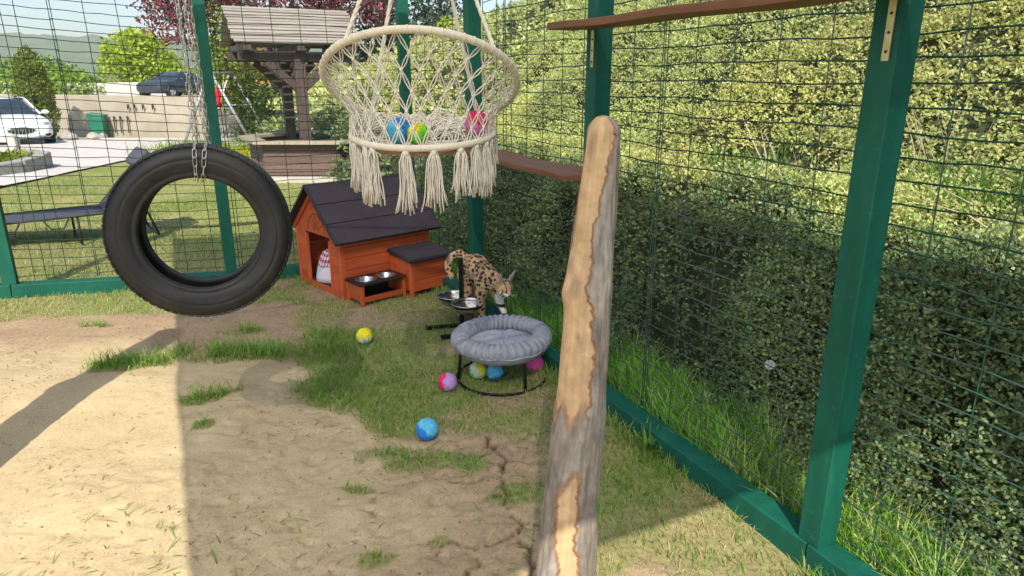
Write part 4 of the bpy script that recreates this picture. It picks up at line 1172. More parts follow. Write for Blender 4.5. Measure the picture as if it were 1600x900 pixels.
# ------------------------------------------------------------------ dog house
HA = R(41.9)
house = thing('dog_house', 'orange wooden dog house with dark felt roof, feeder tray and storage box', 'dog house', (-1.262, 4.86, g1(-1.2, 4.95)), HA)
HL, HWd, EV, RG = 0.80, 0.72, 0.485, 0.80
OW, OV = M['orange_wood'], M['orange_wood_v']
def hb(name, x0, x1, y0, y1, z0, z1, mat=OW, bev=0.0025, par=house): return MB().box(x0, x1, y0, y1, z0, z1).build(name, mat, par, bevel=bev)
for (x, y) in ((0, 0), (HL - 0.035, 0), (0, HWd - 0.035), (HL - 0.035, HWd - 0.035)):
    hb('corner_post', x, x + 0.035, y, y + 0.035, -0.015, EV - 0.002, OV)
nb = 5; z0 = 0.045; hgt = (EV - z0) / nb
for y0, y1 in ((0.006, 0.022), (HWd - 0.022, HWd - 0.006)):
    for k in range(nb): hb('side_plank', 0.0355, HL - 0.0355, y0, y1, z0 + k * hgt + 0.0015, z0 + (k + 1) * hgt - 0.0015)
for k in range(nb): hb('back_plank', HL - 0.022, HL - 0.006, 0.0355, HWd - 0.0355, z0 + k * hgt + 0.0015, z0 + (k + 1) * hgt - 0.0015)
# front wall round the opening
DO0, DO1, DZ0, DZ1 = 0.175, 0.545, 0.075, 0.425
for a, b in ((0.0355, DO0 - 0.018), (DO1 + 0.018, HWd - 0.0355)):
    for k in range(6):
        zz0 = DZ0 - 0.03 + k * 0.068
        hb('front_plank', 0.006, 0.020, a, b, zz0 + 0.001, min(zz0 + 0.067, DZ1 + 0.02), OV)
hb('door_jamb', -0.002, 0.026, DO0 - 0.0175, DO0, DZ0 - 0.03, DZ1, OV); hb('door_jamb', -0.002, 0.026, DO1, DO1 + 0.0175, DZ0 - 0.03, DZ1, OV)
hb('door_sill', 0.0, 0.024, 0.0355, HWd - 0.0355, 0.0, DZ0 - 0.031, OV)
hb('floor_board', 0.026, HL - 0.025, 0.025, HWd - 0.025, 0.030, 0.044, M['dark_void'])
gp = MB(); gp.prism([(0.0355, DZ1 + 0.021), (HWd - 0.0355, DZ1 + 0.021), (HWd - 0.0355, EV + 0.012), (HWd / 2, RG - 0.018), (0.0355, EV + 0.012)], 'x', 0.004, 0.020)
gp.build('gable', OV, house, bevel=0.002)
gp = MB(); gp.prism([(0.03, EV - 0.02), (HWd - 0.03, EV - 0.02), (HWd - 0.03, EV + 0.008), (HWd / 2, RG - 0.02), (0.03, EV + 0.008)], 'x', HL - 0.021, HL - 0.006)
gp.build('gable', OW, house)
cv = MB(); cc = (0.002, HWd / 2, 0.468)
for rr_ in (0.135, 0.035):
    cv.tube([(cc[0], cc[1] + rr_ * math.cos(PI * k / 16), cc[2] + rr_ * math.sin(PI * k / 16)) for k in range(17)], 0.0028, 4)
for k in (1, 2, 3, 4, 5):
    a = PI * k / 6; cv.tube([(cc[0], cc[1] + 0.04 * math.cos(a), cc[2] + 0.04 * math.sin(a)), (cc[0], cc[1] + 0.13 * math.cos(a), cc[2] + 0.13 * math.sin(a))], 0.0028, 4)
cv.tube([(cc[0], cc[1] - 0.07, 0.63), (cc[0], cc[1], 0.68), (cc[0], cc[1] + 0.07, 0.63)], 0.0025, 4)
cv.build('carving', M['orange_dark'], house)
# roof: two pitched decks with three felt courses each
import itertools
EOV, FOV = 0.065, 0.07
def roof_side(sgn):
    ry = HWd / 2; ey = ry - sgn * (HWd / 2 + EOV)
    slope = (RG - EV) / (HWd / 2); ez = EV - slope * EOV + 0.006
    P0 = Vector((0, ry, RG + 0.006)); P1 = Vector((0, ey, ez)); d = (P1 - P0); L = d.length; d.normalize(); up_ = Vector((1, 0, 0)).cross(d); up_ = up_ if up_.z > 0 else -up_
    par = MB(); par._add([P0 + Vector((x, 0, 0)) + d * t + up_ * u for x in (-FOV, HL + FOV) for t in (0, L) for u in (0, 0.018)], [(0, 1, 3, 2), (4, 6, 7, 5), (0, 4, 5, 1), (2, 3, 7, 6), (1, 5, 7, 3), (0, 2, 6, 4)])
    deck = par.build('roof', M['felt_edge'], house, bevel=0.003)
    for k in range(3):
        t0 = L * k / 3 + (0.002 if k else 0.006); t1 = L * (k + 1) / 3 - 0.002
        c = MB(); c._add([P0 + Vector((x, 0, 0)) + d * t + up_ * u for x in (-FOV + 0.016, HL + FOV - 0.016) for t, uu in ((t0, 0.0), (t1, 0.004)) for u in (0.012, 0.0225 + uu)], [(0, 1, 3, 2), (4, 6, 7, 5), (0, 4, 5, 1), (2, 3, 7, 6), (1, 5, 7, 3), (0, 2, 6, 4)])
        c.build('felt_course', M['felt'], deck)
    # orange trim under the verge
    for x in (-0.012,):
        v = MB(); v._add([P0 + Vector((xx, 0, 0)) + d * t + up_ * u for xx in (x, 0.0035) for t in (0.02, L - 0.05) for u in (-0.036, -0.003)], [(0, 1, 3, 2), (4, 6, 7, 5), (0, 4, 5, 1), (2, 3, 7, 6), (1, 5, 7, 3), (0, 2, 6, 4)])
        v.build('verge_board', OV, house)
roof_side(1); roof_side(-1)
rc = MB(); rc.prism([(HWd / 2 - 0.035, RG + 0.004), (HWd / 2, RG + 0.034), (HWd / 2 + 0.035, RG + 0.004), (HWd / 2, RG + 0.026)], 'x', -FOV - 0.002, HL + FOV + 0.002)
rc.build('ridge_cap', M['felt_edge'], house)
# storage box
bx0, bx1, by0 = 0.415, 0.785, -0.295
for (x, y) in ((bx0, by0), (bx1 - 0.028, by0)):
    hb('box_leg', x, x + 0.028, y, y + 0.028, -0.012, 0.283, OV)
for k in range(3):
    hb('box_plank', bx0 + 0.0285, bx1 - 0.0285, by0 + 0.006, by0 + 0.018, 0.04 + k * 0.081 + 0.001, 0.04 + (k + 1) * 0.081 - 0.001)
for x0, x1 in ((bx0 + 0.005, bx0 + 0.018), (bx1 - 0.018, bx1 - 0.005)):
    for k in range(3): hb('box_plank', x0, x1, by0 + 0.0285, 0.0, 0.04 + k * 0.081 + 0.001, 0.04 + (k + 1) * 0.081 - 0.001, OV)
LM = Matrix.Translation((0, 0.0, 0.325)) @ Matrix.Rotation(math.atan2(0.038, 0.31), 4, 'X')
lid = MB(); lid.box(bx0 - 0.02, bx1 + 0.02, by0 - 0.03, 0.003, -0.012, 0.008, 0, LM); lido = lid.build('box_lid', M['felt_edge'], house, bevel=0.004)
lf = MB(); lf.box(bx0 - 0.004, bx1 + 0.004, by0 - 0.014, -0.006, 0.0, 0.0125, 0, LM); lf.build('felt_cover', M['felt'], lido)
for x in (bx0 + 0.05, bx1 - 0.12):
    h_ = MB(); h_.box(x, x + 0.04, -0.014, 0.005, 0.3395, 0.3445); h_.build('hinge', M['zinc'], house)
# feeder tray
fx0, fx1, fy0, FH = 0.022, 0.405, -0.235, 0.155
for (x, y) in ((fx0, fy0), (fx1 - 0.028, fy0), (fx0, -0.045), (fx1 - 0.028, -0.045)):
    hb('feeder_leg', x, x + 0.028, y, y + 0.028, -0.015, FH, OV)
hb('feeder_rail', fx0 + 0.0285, fx1 - 0.0285, fy0 + 0.005, fy0 + 0.018, 0.025, 0.065)
for x0 in (fx0 + 0.004, fx1 - 0.018): hb('feeder_side', x0, x0 + 0.013, fy0 + 0.0285, -0.0455, 0.03, FH - 0.002, OV)
hb('feeder_floor', fx0 + 0.02, fx1 - 0.02, fy0 + 0.02, -0.02, 0.028, 0.036, M['black_plastic'])
hb('feeder_back', fx0 + 0.0285, fx1 - 0.0285, -0.020, -0.010, 0.03, FH - 0.002, M['black_plastic'])
# tray top with two holes, bowls sit in it
tt_ = MB(); T0, T1 = FH + 0.0005, FH + 0.012
cxs = (fx0 + 0.11, fx1 - 0.105); cy = fy0 + 0.115; Rh = 0.076
def plate_with_hole(mb, x0, x1, y0, y1, cx, cy, r, za, zb):
    k = 32; outer = []
    for i in range(k):
        a = 2 * PI * i / k; c_, s_ = math.cos(a), math.sin(a)
        sc_ = min(((x1 - cx) if c_ > 0 else (x0 - cx)) / c_ if abs(c_) > 1e-6 else 1e9, ((y1 - cy) if s_ > 0 else (y0 - cy)) / s_ if abs(s_) > 1e-6 else 1e9)
        outer.append((cx + c_ * sc_, cy + s_ * sc_))
    inn = [(cx + r * math.cos(2 * PI * i / k), cy + r * math.sin(2 * PI * i / k)) for i in range(k)]
    vs = [(x, y, zb) for x, y in outer] + [(x, y, zb) for x, y in inn] + [(x, y, za) for x, y in outer] + [(x, y, za) for x, y in inn]
    fs = []
    for i in range(k):
        j = (i + 1) % k
        fs += [(i, j, k + j, k + i), (2 * k + i, 3 * k + i, 3 * k + j, 2 * k + j), (k + i, k + j, 3 * k + j, 3 * k + i), (i, 2 * k + i, 2 * k + j, j)]
    mb._add(vs, fs)
xm = (fx0 + fx1) / 2
plate_with_hole(tt_, fx0 - 0.012, xm, fy0 - 0.012, -0.004, cxs[0], cy, Rh - 0.004, T0, T1)
plate_with_hole(tt_, xm, fx1 + 0.005, fy0 - 0.012, -0.004, cxs[1], cy, Rh - 0.004, T0, T1)
tt_.build('feeder_top', M['black_plastic'], house)
BOWLP = [(0.0, -0.040), (0.045, -0.040), (0.060, -0.030), (0.068, -0.005), (0.072, 0.002), (0.083, 0.0035), (0.084, 0.001), (0.0725, -0.001), (0.066, -0.012), (0.058, -0.036), (0.04, -0.043), (0.0, -0.043)]
for cx, nm in zip(cxs, ('nearest the door', 'beside the storage box')):
    b_ = MB(); b_.lathe(BOWLP, 40)
    o = b_.build('steel_bowl', M['steel'], None, smooth=True)
    hm = Matrix.Translation(house.location) @ Matrix.Rotation(HA, 4, 'Z')
    o.location = hm @ Vector((cx, cy, T1 + 0.0005))
    tag(o, 'shallow steel bowl set in the dog house feeder tray, ' + nm, 'bowl', 'steel bowls in the feeder tray')
# gingham cushion in the doorway
def gingham():
    m, nt, b = nmat('gingham', 0.9); b.inputs['Specular IOR Level'].default_value = 0.1
    tc = nt.nodes.new('ShaderNodeTexCoord'); sx = nt.nodes.new('ShaderNodeSeparateXYZ'); nt.links.new(tc.outputs['UV'], sx.inputs[0])
    fs = []
    for ax_ in ('X', 'Y'):
        mm = nt.nodes.new('ShaderNodeMath'); mm.operation = 'MULTIPLY'; mm.inputs[1].default_value = 14; nt.links.new(sx.outputs[ax_], mm.inputs[0])
        fr = nt.nodes.new('ShaderNodeMath'); fr.operation = 'FRACT'; nt.links.new(mm.outputs[0], fr.inputs[0])
        gt = nt.nodes.new('ShaderNodeMath'); gt.operation = 'GREATER_THAN'; gt.inputs[1].default_value = 0.5; nt.links.new(fr.outputs[0], gt.inputs[0]); fs.append(gt)
    ad = nt.nodes.new('ShaderNodeMath'); ad.operation = 'ADD'; nt.links.new(fs[0].outputs[0], ad.inputs[0]); nt.links.new(fs[1].outputs[0], ad.inputs[1])
    hf = nt.nodes.new('ShaderNodeMath'); hf.operation = 'MULTIPLY'; hf.inputs[1].default_value = 0.5; nt.links.new(ad.outputs[0], hf.inputs[0])
    r = ramp(nt, hf.outputs[0], [(0.0, (0.70, 0.66, 0.70)), (0.5, (0.50, 0.25, 0.30)), (1.0, (0.26, 0.03, 0.07))])
    gt2 = nt.nodes.new('ShaderNodeMath'); gt2.operation = 'LESS_THAN'; gt2.inputs[1].default_value = 0.13; nt.links.new(sx.outputs['Y'], gt2.inputs[0])
    nt.links.new(mixc(nt, gt2.outputs[0], r.outputs[0], (0.62, 0.58, 0.64)), b.inputs['Base Color'])
    return m
nU, nV = 36, 30
vs = []; uv = []
for j in range(nV + 1):
    for i in range(nU + 1):
        u, v = i / nU, j / nV
        x = 0.05 + 0.33 * v + 0.03 * math.sin(u * 7)
        y = DO0 + 0.004 + (DO1 - DO0 - 0.008) * u
        arch = math.sin(PI * min(1, v * 1.05)) ** 0.8
        z = 0.05 + arch * (0.08 + 0.17 * math.exp(-((u - 0.58) / 0.55) ** 2)) + 0.014 * math.sin(u * 17 + v * 4) * arch + 0.012 * math.sin(v * 15 + u * 6) * arch
        vs.append((x - 0.03 * arch, y, z)); uv.append((u, v))
me = bpy.data.meshes.new('cushion')
me.from_pydata(vs, [], [(j * (nU + 1) + i, j * (nU + 1) + i + 1, (j + 1) * (nU + 1) + i + 1, (j + 1) * (nU + 1) + i) for j in range(nV) for i in range(nU)])
ul = me.uv_layers.new(name='UVMap')
for lp in me.loops: ul.data[lp.index].uv = uv[lp.vertex_index]
me.polygons.foreach_set('use_smooth', [True] * len(me.polygons)); me.materials.append(gingham())
o = lnk(bpy.data.objects.new('cushion', me)); o.location = house.location; o.rotation_euler = (0, 0, HA)
md = o.modifiers.new('solid', 'SOLIDIFY'); md.thickness = 0.012; md.offset = -1
tag(o, 'rumpled red and white gingham cushion inside the dog house doorway', 'cushion')

# ------------------------------------------------------------------ raised bowl stand
bs_ = thing('bowl_stand', 'black metal bowl stand with a square upright and flat feet behind the cat bed', 'stand', (-0.333, 4.285, g1(-0.333, 4.285)))
dF = Vector((0.966, 0.258, 0)); dP = Vector((0.258, -0.966, 0))
MB().box(-0.015, 0.015, -0.015, 0.015, 0.024, 0.475).build('upright', M['black_metal'], bs_, bevel=0.003)
for off, a, b in ((0.0, -0.245, 0.10), (0.185, -0.175, 0.16)):
    mb = MB(); p = dP * off; mb.beam(p + dF * a + Vector((0, 0, 0.014)), p + dF * b + Vector((0, 0, 0.014)), 0.03, 0.02); mb.build('foot_bar', M['black_metal'], bs_, bevel=0.002)
mb = MB(); mb.beam(dP * 0.0155 + Vector((0, 0, 0.0135)), dP * 0.1695 + Vector((0, 0, 0.0135)), 0.03, 0.018); mb.build('cross_bar', M['black_metal'], bs_, bevel=0.002)
B1, B2 = Vector((0.050, -0.112, 0.205)), Vector((-0.062, 0.100, 0.19))
for B in (B1, B2):
    mb = MB(); mb.tube([B + Vector((0.098 * math.cos(2 * PI * k / 28), 0.098 * math.sin(2 * PI * k / 28), -0.014)) for k in range(28)], 0.004, 6, closed=True)
    mb.build('bowl_ring', M['black_metal'], bs_, smooth=True)
BP2 = [(0.0, -0.062), (0.055, -0.062), (0.075, -0.052), (0.092, -0.022), (0.100, 0.002), (0.106, 0.005), (0.1095, 0.002), (0.107, -0.001), (0.103, -0.002), (0.095, -0.024), (0.078, -0.055), (0.055, -0.066), (0.0, -0.066)]
for B, nm in ((B1, 'nearer deep steel bowl on the black stand before the spotted cat'), (B2, 'farther steel bowl on the black stand, partly hidden by the upright')):
    b_ = MB(); b_.lathe(BP2, 48); o = b_.build('steel_bowl', M['steel'], None, smooth=True)
    o.location = bs_.location + B; tag(o, nm, 'bowl', 'steel bowls on the stand')

# ------------------------------------------------------------------ raised cat bed
bedc = Vector((-0.058, 3.50, g1(-0.06, 3.5)))
bf = thing('cat_bed', 'raised round grey plush cat bed with ruffled rim on black legs', 'pet bed', bedc)
mb = MB(); mb.tube([(0.248 * math.cos(2 * PI * k / 60), 0.248 * math.sin(2 * PI * k / 60), 0.012) for k in range(60)], 0.008, 8, closed=True); mb.build('base_ring', M['black_metal'], bf, smooth=True)
for a in (R(198), R(-58), R(20), R(118)):
    mb = MB(); mb.tube([(0.246 * math.cos(a), 0.246 * math.sin(a), 0.014), (0.238 * math.cos(a), 0.238 * math.sin(a), 0.10), (0.232 * math.cos(a), 0.232 * math.sin(a), 0.185), (0.222 * math.cos(a), 0.222 * math.sin(a), 0.192)], 0.0085, 8)
    mb.build('leg', M['black_metal'], bf, smooth=True)
NT, NP_ = 420, 28
TH = np.linspace(0, 2 * PI, NT, endpoint=False); PH = np.linspace(0, 2 * PI, NP_, endpoint=False)
T_, P_ = np.meshgrid(TH, PH, indexing='ij')
pleat = np.abs(np.sin(T_ * 21 + 0.9 * np.sin(T_ * 3) + 0.35 * np.sin(P_)))
rim = 0.044 * (1 + 0.34 * (pleat ** 0.5 - 0.6)) * (1 + 0.10 * (vnoise(T_ * 6, P_ * 0, 80) - 0.5))
Rm = 0.219 + 0.006 * np.sin(T_ * 2 + 1)
xx = (Rm + rim * np.cos(P_) * 1.1) * np.cos(T_); yy = (Rm + rim * np.cos(P_) * 1.1) * np.sin(T_); zz_ = 0.243 + rim * np.sin(P_) * 0.92 + 0.008 * np.sin(T_ * 1 + 0.6)
idx = np.arange(NT * NP_).reshape(NT, NP_); a_ = np.roll(idx, -1, 0); b_ = np.roll(idx, -1, 1); c_ = np.roll(a_, -1, 1)
np_mesh('ruffled_rim', np.stack([xx, yy, zz_], -1).reshape(-1, 3), np.stack([idx, a_, c_, b_], -1).reshape(-1, 4), M['plush'], None, bf, smooth=True)
mb = MB(); mb.lathe([(0.252, 0.245), (0.262, 0.225), (0.258, 0.205), (0.240, 0.175), (0.20, 0.158), (0.0, 0.150)], 64); mb.build('basket', vary('grey_fleece', (0.20, 0.20, 0.225), (0.29, 0.29, 0.32), 20, 0.95, bstr=0.7), bf, smooth=True)
mb = MB(); mb.tube([(0.2615 * math.cos(2 * PI * k / 60), 0.2615 * math.sin(2 * PI * k / 60), 0.214 + 0.004 * math.sin(k * 1.3)) for k in range(60)], 0.004, 5, closed=True); mb.build('piping', M['plush_light'], bf, smooth=True)
gr_, ga_ = 22, 56; vs = [(0, 0, 0.226)]; fs = []
for i in range(1, gr_ + 1):
    for j in range(ga_):
        r_ = 0.195 * i / gr_; a = 2 * PI * j / ga_
        z = 0.222 + 0.016 * math.cos(r_ / 0.195 * PI / 2) + 0.010 * (float(vnoise(r_ * math.cos(a) * 22, r_ * math.sin(a) * 22, 81)) - 0.5) - 0.010 * math.exp(-((r_ * math.cos(a) - 0.02) / 0.012) ** 2)
        vs.append((r_ * math.cos(a), r_ * math.sin(a), z))
for j in range(ga_): fs.append((0, 1 + j, 1 + (j + 1) % ga_))
for i in range(gr_ - 1):
    for j in range(ga_): fs.append((1 + i * ga_ + j, 1 + (i + 1) * ga_ + j, 1 + (i + 1) * ga_ + (j + 1) % ga_, 1 + i * ga_ + (j + 1) % ga_))
mb = MB(); mb._add(vs, fs); mb.build('cushion', M['plush_light'], bf, smooth=True)

# ------------------------------------------------------------------ spotted cat
def build_cat():
    mb = MB()
    def limb(pts, rs, n=14):
        # dense resample for a smooth remesh
        mb.tube([Vector(p) for p in pts], list(rs), n)
        for p, r in zip(pts, rs): mb.ball(p, r, 12, 8)
    hip, mid, chest = Vector((-0.275, 4.38, 0.385)), Vector((-0.225, 4.295, 0.412)), Vector((-0.160, 4.19, 0.372))
    neck, head = Vector((-0.102, 4.105, 0.380)), Vector((-0.050, 4.030, 0.358))
    ax = (chest - hip).normalized(); lat = ax.cross(Vector((0, 0, 1))).normalized()    # towards the camera's left of the cat
    rm = Matrix(((lat.x, ax.x, 0), (lat.y, ax.y, 0), (lat.z, ax.z, 1)))
    for c, r in ((hip, (0.072, 0.088, 0.092)), (mid, (0.073, 0.095, 0.090)), (chest, (0.068, 0.088, 0.098)), ((chest + neck) / 2, (0.052, 0.06, 0.068)), (neck, (0.046, 0.05, 0.054))):
        mb.ball(c, r, 20, 14, M=rm)
    limb([hip, mid, chest, neck, head], [0.07, 0.075, 0.072, 0.046, 0.04])
    look = Vector((0.50, -0.60, -0.50)).normalized()
    hs = look.cross(Vector((0, 0, 1))).normalized(); hu = hs.cross(look)
    hm = Matrix(((hs.x, look.x, hu.x), (hs.y, look.y, hu.y), (hs.z, look.z, hu.z)))
    mb.ball(head, (0.055, 0.056, 0.050), 20, 14, M=hm)
    mb.ball(head + look * 0.040 - hu * 0.010, (0.029, 0.030, 0.023), 16, 10, M=hm)
    mb.ball(head + look * 0.058 - hu * 0.012, (0.018, 0.018, 0.015), 14, 8, M=hm)
    mb.ball(head + look * 0.044 + hu * 0.010, (0.013, 0.026, 0.013), 12, 8, M=hm)
    for sg in (-1, 1):
        mb.ball(head + look * 0.018 - hu * 0.016 + hs * sg * 0.030, (0.020, 0.024, 0.020), 12, 8, M=hm)
        # tall upright ears: tapered cups
        e0 = head - look * 0.012 + hu * 0.034 + hs * sg * 0.034
        ed = (hu * 0.95 - look * 0.18 + hs * sg * 0.28).normalized()
        em = Matrix(((hs.x, look.x, ed.x), (hs.y, look.y, ed.y), (hs.z, look.z, ed.z)))
        for t, w in ((0.0, 0.024), (0.02, 0.024), (0.04, 0.019), (0.056, 0.012), (0.066, 0.006)):
            mb.ball(e0 + ed * t, (w, 0.0075, 0.014), 12, 8, M=em)
    # hind legs
    for sg, paw in ((1, Vector((-0.335, 4.335, 0.0))), (-1, Vector((-0.252, 4.395, 0.0)))):
        h0 = hip + lat * sg * 0.036 - ax * 0.01
        kn = Vector((h0.x * 0.4 + paw.x * 0.6, h0.y * 0.4 + paw.y * 0.6, 0.235)) + ax * 0.055
        hk = paw + Vector((0, 0, 0.115)) - ax * 0.040
        limb([h0 - Vector((0, 0, 0.02)), (h0 + kn) / 2 - Vector((0, 0, 0.02)), kn, hk, paw + Vector((0, 0, 0.03)) - ax * 0.012, paw + Vector((0, 0, 0.016)) + ax * 0.02], [0.056, 0.050, 0.036, 0.019, 0.018, 0.019])
        mb.ball(paw + Vector((0, 0, 0.015)) + ax * 0.03, (0.022, 0.03, 0.015), 12, 8, M=rm)
    # front legs: one on the ground behind the bowl, one stepping on the rail
    for sg, paw, z0 in ((1, Vector((-0.190, 4.13, 0.0)), 0.0), (-1, Vector((-0.048, 4.118, 0.097)), 0.097)):
        s0 = chest + lat * sg * 0.038 - Vector((0, 0, 0.01))
        el = s0 * 0.55 + paw * 0.45; el.z = z0 * 0.4 + 0.225; el = el - ax * 0.018
        wr = paw + Vector((0, 0, 0.07)) - ax * 0.006
        limb([s0, el, wr, paw + Vector((0, 0, 0.028)), paw + Vector((0, 0, 0.018)) + ax * 0.014], [0.050, 0.033, 0.021, 0.019, 0.020])
        mb.ball(paw + Vector((0, 0, 0.015)) + ax * 0.022, (0.021, 0.027, 0.015), 12, 8, M=rm)
    # tail curling down
    tp = [hip - ax * 0.06 + Vector((0, 0, 0.045)), Vector((-0.350, 4.42, 0.475)), Vector((-0.405, 4.42, 0.452)), Vector((-0.428, 4.41, 0.405)), Vector((-0.424, 4.40, 0.355)), Vector((-0.405, 4.39, 0.322))]
    tr = [0.034, 0.027, 0.025, 0.024, 0.024, 0.020]
    # smooth the tail
    P = []
    for i in range(len(tp) - 1):
        for k in range(3): P.append((tp[i].lerp(tp[i + 1], k / 3), tr[i] + (tr[i + 1] - tr[i]) * k / 3))
    P.append((tp[-1], tr[-1]))
    limb([p for p, r in P], [r for p, r in P])
    me = mb.mesh('cat_src', M['fur'])
    tmp = lnk(bpy.data.objects.new('cat_src', me))
    rmd = tmp.modifiers.new('r', 'REMESH'); rmd.mode = 'VOXEL'; rmd.voxel_size = 0.0042
    smd = tmp.modifiers.new('s', 'SMOOTH'); smd.iterations = 5; smd.factor = 0.5
    dg = bpy.context.evaluated_depsgraph_get(); dg.update()
    ev = tmp.evaluated_get(dg); m2 = bpy.data.meshes.new_from_object(ev)
    bpy.data.objects.remove(tmp)
    n = len(m2.vertices); co = np.empty(n * 3); m2.vertices.foreach_get('co', co); co = co.reshape(-1, 3)
    nr = np.empty(n * 3); m2.vertices.foreach_get('normal', nr); nr = nr.reshape(-1, 3)
    axn = np.array(ax); latn = np.array(lat)
    # body coordinates for the spots
    u = co @ axn; v = co @ latn; w = co[:, 2]
    tawny = np.array([0.52, 0.325, 0.165]); cream = np.array([0.66, 0.50, 0.33]); white = np.array([0.72, 0.66, 0.58]); dark = np.array([0.022, 0.015, 0.010])
    below = sstep(0.2, -0.7, nr[:, 2])[:, None]
    C = tawny * (1 - below) + cream * below
    C = C * (0.85 + 0.3 * fbm(u * 40, w * 40, 90, 3)[:, None])
    rg = np.random.default_rng(4); sp = 0.024
    gi = rg.permutation(1)  # keep generator order fixed
    cells = {}
    lo = np.array([u.min(), v.min(), w.min()]) - sp
    q = (np.stack([u * 0.80, v, w], 1) - lo * np.array([0.80, 1, 1])) / sp
    qi = np.floor(q).astype(int); best = np.full(n, 9.0); rad = np.zeros(n)
    hsh = lambda i, s: np.modf(np.sin((i[:, 0] * 127.1 + i[:, 1] * 311.7 + i[:, 2] * 74.7 + s) * 1.0) * 43758.5453)[0] % 1.0
    for dx in (-1, 0, 1):
        for dy in (-1, 0, 1):
            for dz in (-1, 0, 1):
                ci = qi + np.array([dx, dy, dz])
                pt = ci + np.stack([0.2 + 0.6 * hsh(ci, 1.0), 0.2 + 0.6 * hsh(ci, 2.3), 0.2 + 0.6 * hsh(ci, 5.1)], 1)
                d = np.linalg.norm(q - pt, axis=1); b2 = d < best
                best = np.where(b2, d, best); rad = np.where(b2, 0.30 + 0.20 * hsh(ci, 7.7), rad)
    spot = sstep(0.07, -0.05, best - rad)
    hd = np.array(head); lk = np.array(look); hun = np.array(hu); hsn = np.array(hs)
    rel_ = co - hd; hl = rel_ @ lk; hv = rel_ @ hun; hh_ = rel_ @ hsn
    ishead = (np.linalg.norm(rel_, axis=1) < 0.088) & (hl > -0.035)
    spot = np.where(ishead, 0, spot)
    # tail rings
    istail = (u < np.dot(np.array(hip), axn) - 0.085)
    # ring by distance along the tail polyline
    tpa = np.array([list(p) for p, r in P]); dd = np.linalg.norm(co[:, None, :] - tpa[None], axis=2).argmin(1)
    ring = sstep(0.35, 0.6, np.abs(np.mod((np.linalg.norm(co - tpa[0], axis=1)) / 0.042, 1) - 0.5) * 2)
    spot = np.where(istail & (dd > 2), ring * 0.75, spot)
    tailc = np.array([0.48, 0.38, 0.26]); C = np.where((istail & (dd > 2))[:, None], tailc, C)
    C = C * (1 - spot[:, None]) + dark * spot[:, None]
    # head markings
    mz = ishead & (hl > 0.026) & (hv < 0.004)
    C = np.where(mz[:, None], white, C)
    chin = ishead & (hv < -0.030)
    C = np.where(chin[:, None], white, C)
    brow = ishead & (np.abs(np.abs(hh_) - 0.020) < 0.004) & (hv > 0.004)
    C = np.where(brow[:, None], np.array([0.12, 0.06, 0.03]), C)
    cheek = ishead & (np.abs(np.abs(hh_) - 0.040) < 0.0035) & (hv < 0.02)
    C = np.where(cheek[:, None], np.array([0.14, 0.075, 0.04]), C)
    nose = ishead & (hl > 0.068) & (hv > -0.014)
    C = np.where(nose[:, None], np.array([0.10, 0.045, 0.04]), C)
    earm = (np.linalg.norm(rel_, axis=1) < 0.14) & (hv > 0.048)
    back_ = (nr @ lk) < 0
    C = np.where((earm & back_)[:, None], np.array([0.10, 0.07, 0.045]), C)
    C = np.where((earm & back_ & (hv > 0.062) & (hv < 0.078))[:, None], white * 0.9, C)
    C = np.where((earm & ~back_)[:, None], np.array([0.58, 0.47, 0.36]), C)
    # white foreleg with black bars on the rail side
    fl = (co[:, 2] < 0.285) & (np.linalg.norm(co[:, :2] - np.array([-0.060, 4.125]), axis=1) < 0.055)
    wb = np.maximum(sstep(0.011, 0.007, np.abs(w - 0.150)), sstep(0.012, 0.007, np.abs(w - 0.205))) + sstep(0.010, 0.006, np.abs(w - 0.110)) * 0.8; wb = np.clip(wb, 0, 1)
    C = np.where(fl[:, None], white * (1 - wb[:, None]) + dark * wb[:, None], C)
    at = m2.color_attributes.new('Col', 'FLOAT_COLOR', 'POINT'); c4 = np.ones((n, 4), np.float32); c4[:, :3] = C
    at.data.foreach_set('color', c4.ravel())
    m2.polygons.foreach_set('use_smooth', [True] * len(m2.polygons)); m2.name = 'spotted_cat'
    root = thing('spotted_cat', 'tan spotted wild cat stepping over the fence rail with its head lowered', 'cat', (-0.222, 4.29, 0.0))
    for v_ in m2.vertices: v_.co = v_.co - root.location
    lnk(bpy.data.objects.new('body', m2), root).data.materials[0] = M['fur']
    eye = vary('cat_eye', (0.02, 0.015, 0.008), (0.05, 0.035, 0.015), 30, 0.08, bstr=0)
    for sg in (-1, 1):
        e = MB(); e.ball(head + look * 0.046 + hu * 0.011 + hs * sg * 0.021 - root.location, 0.0075, 12, 8); e.build('eye', eye, root, smooth=True)
    wk = MB()
    for sg in (-1, 1):
        for k in range(6):
            p = head + look * 0.058 - hu * (0.012 + 0.002 * k) + hs * sg * 0.016 - root.location
            d = (hs * sg * 0.9 + look * 0.3 - hu * (0.1 * k - 0.1)).normalized()
            wk.tube([p, p + d * 0.025, p + d * 0.05 - Vector((0, 0, 0.006))], [0.0006, 0.0005, 0.0003], 3)
    wk.build('whiskers', vary('whisker', (0.7, 0.7, 0.68), (0.8, 0.8, 0.78), 5, 0.5, bstr=0), root)
build_cat()

# ================================================================== beyond the fence
def tg(x, y): return float(ground_z(x, y))
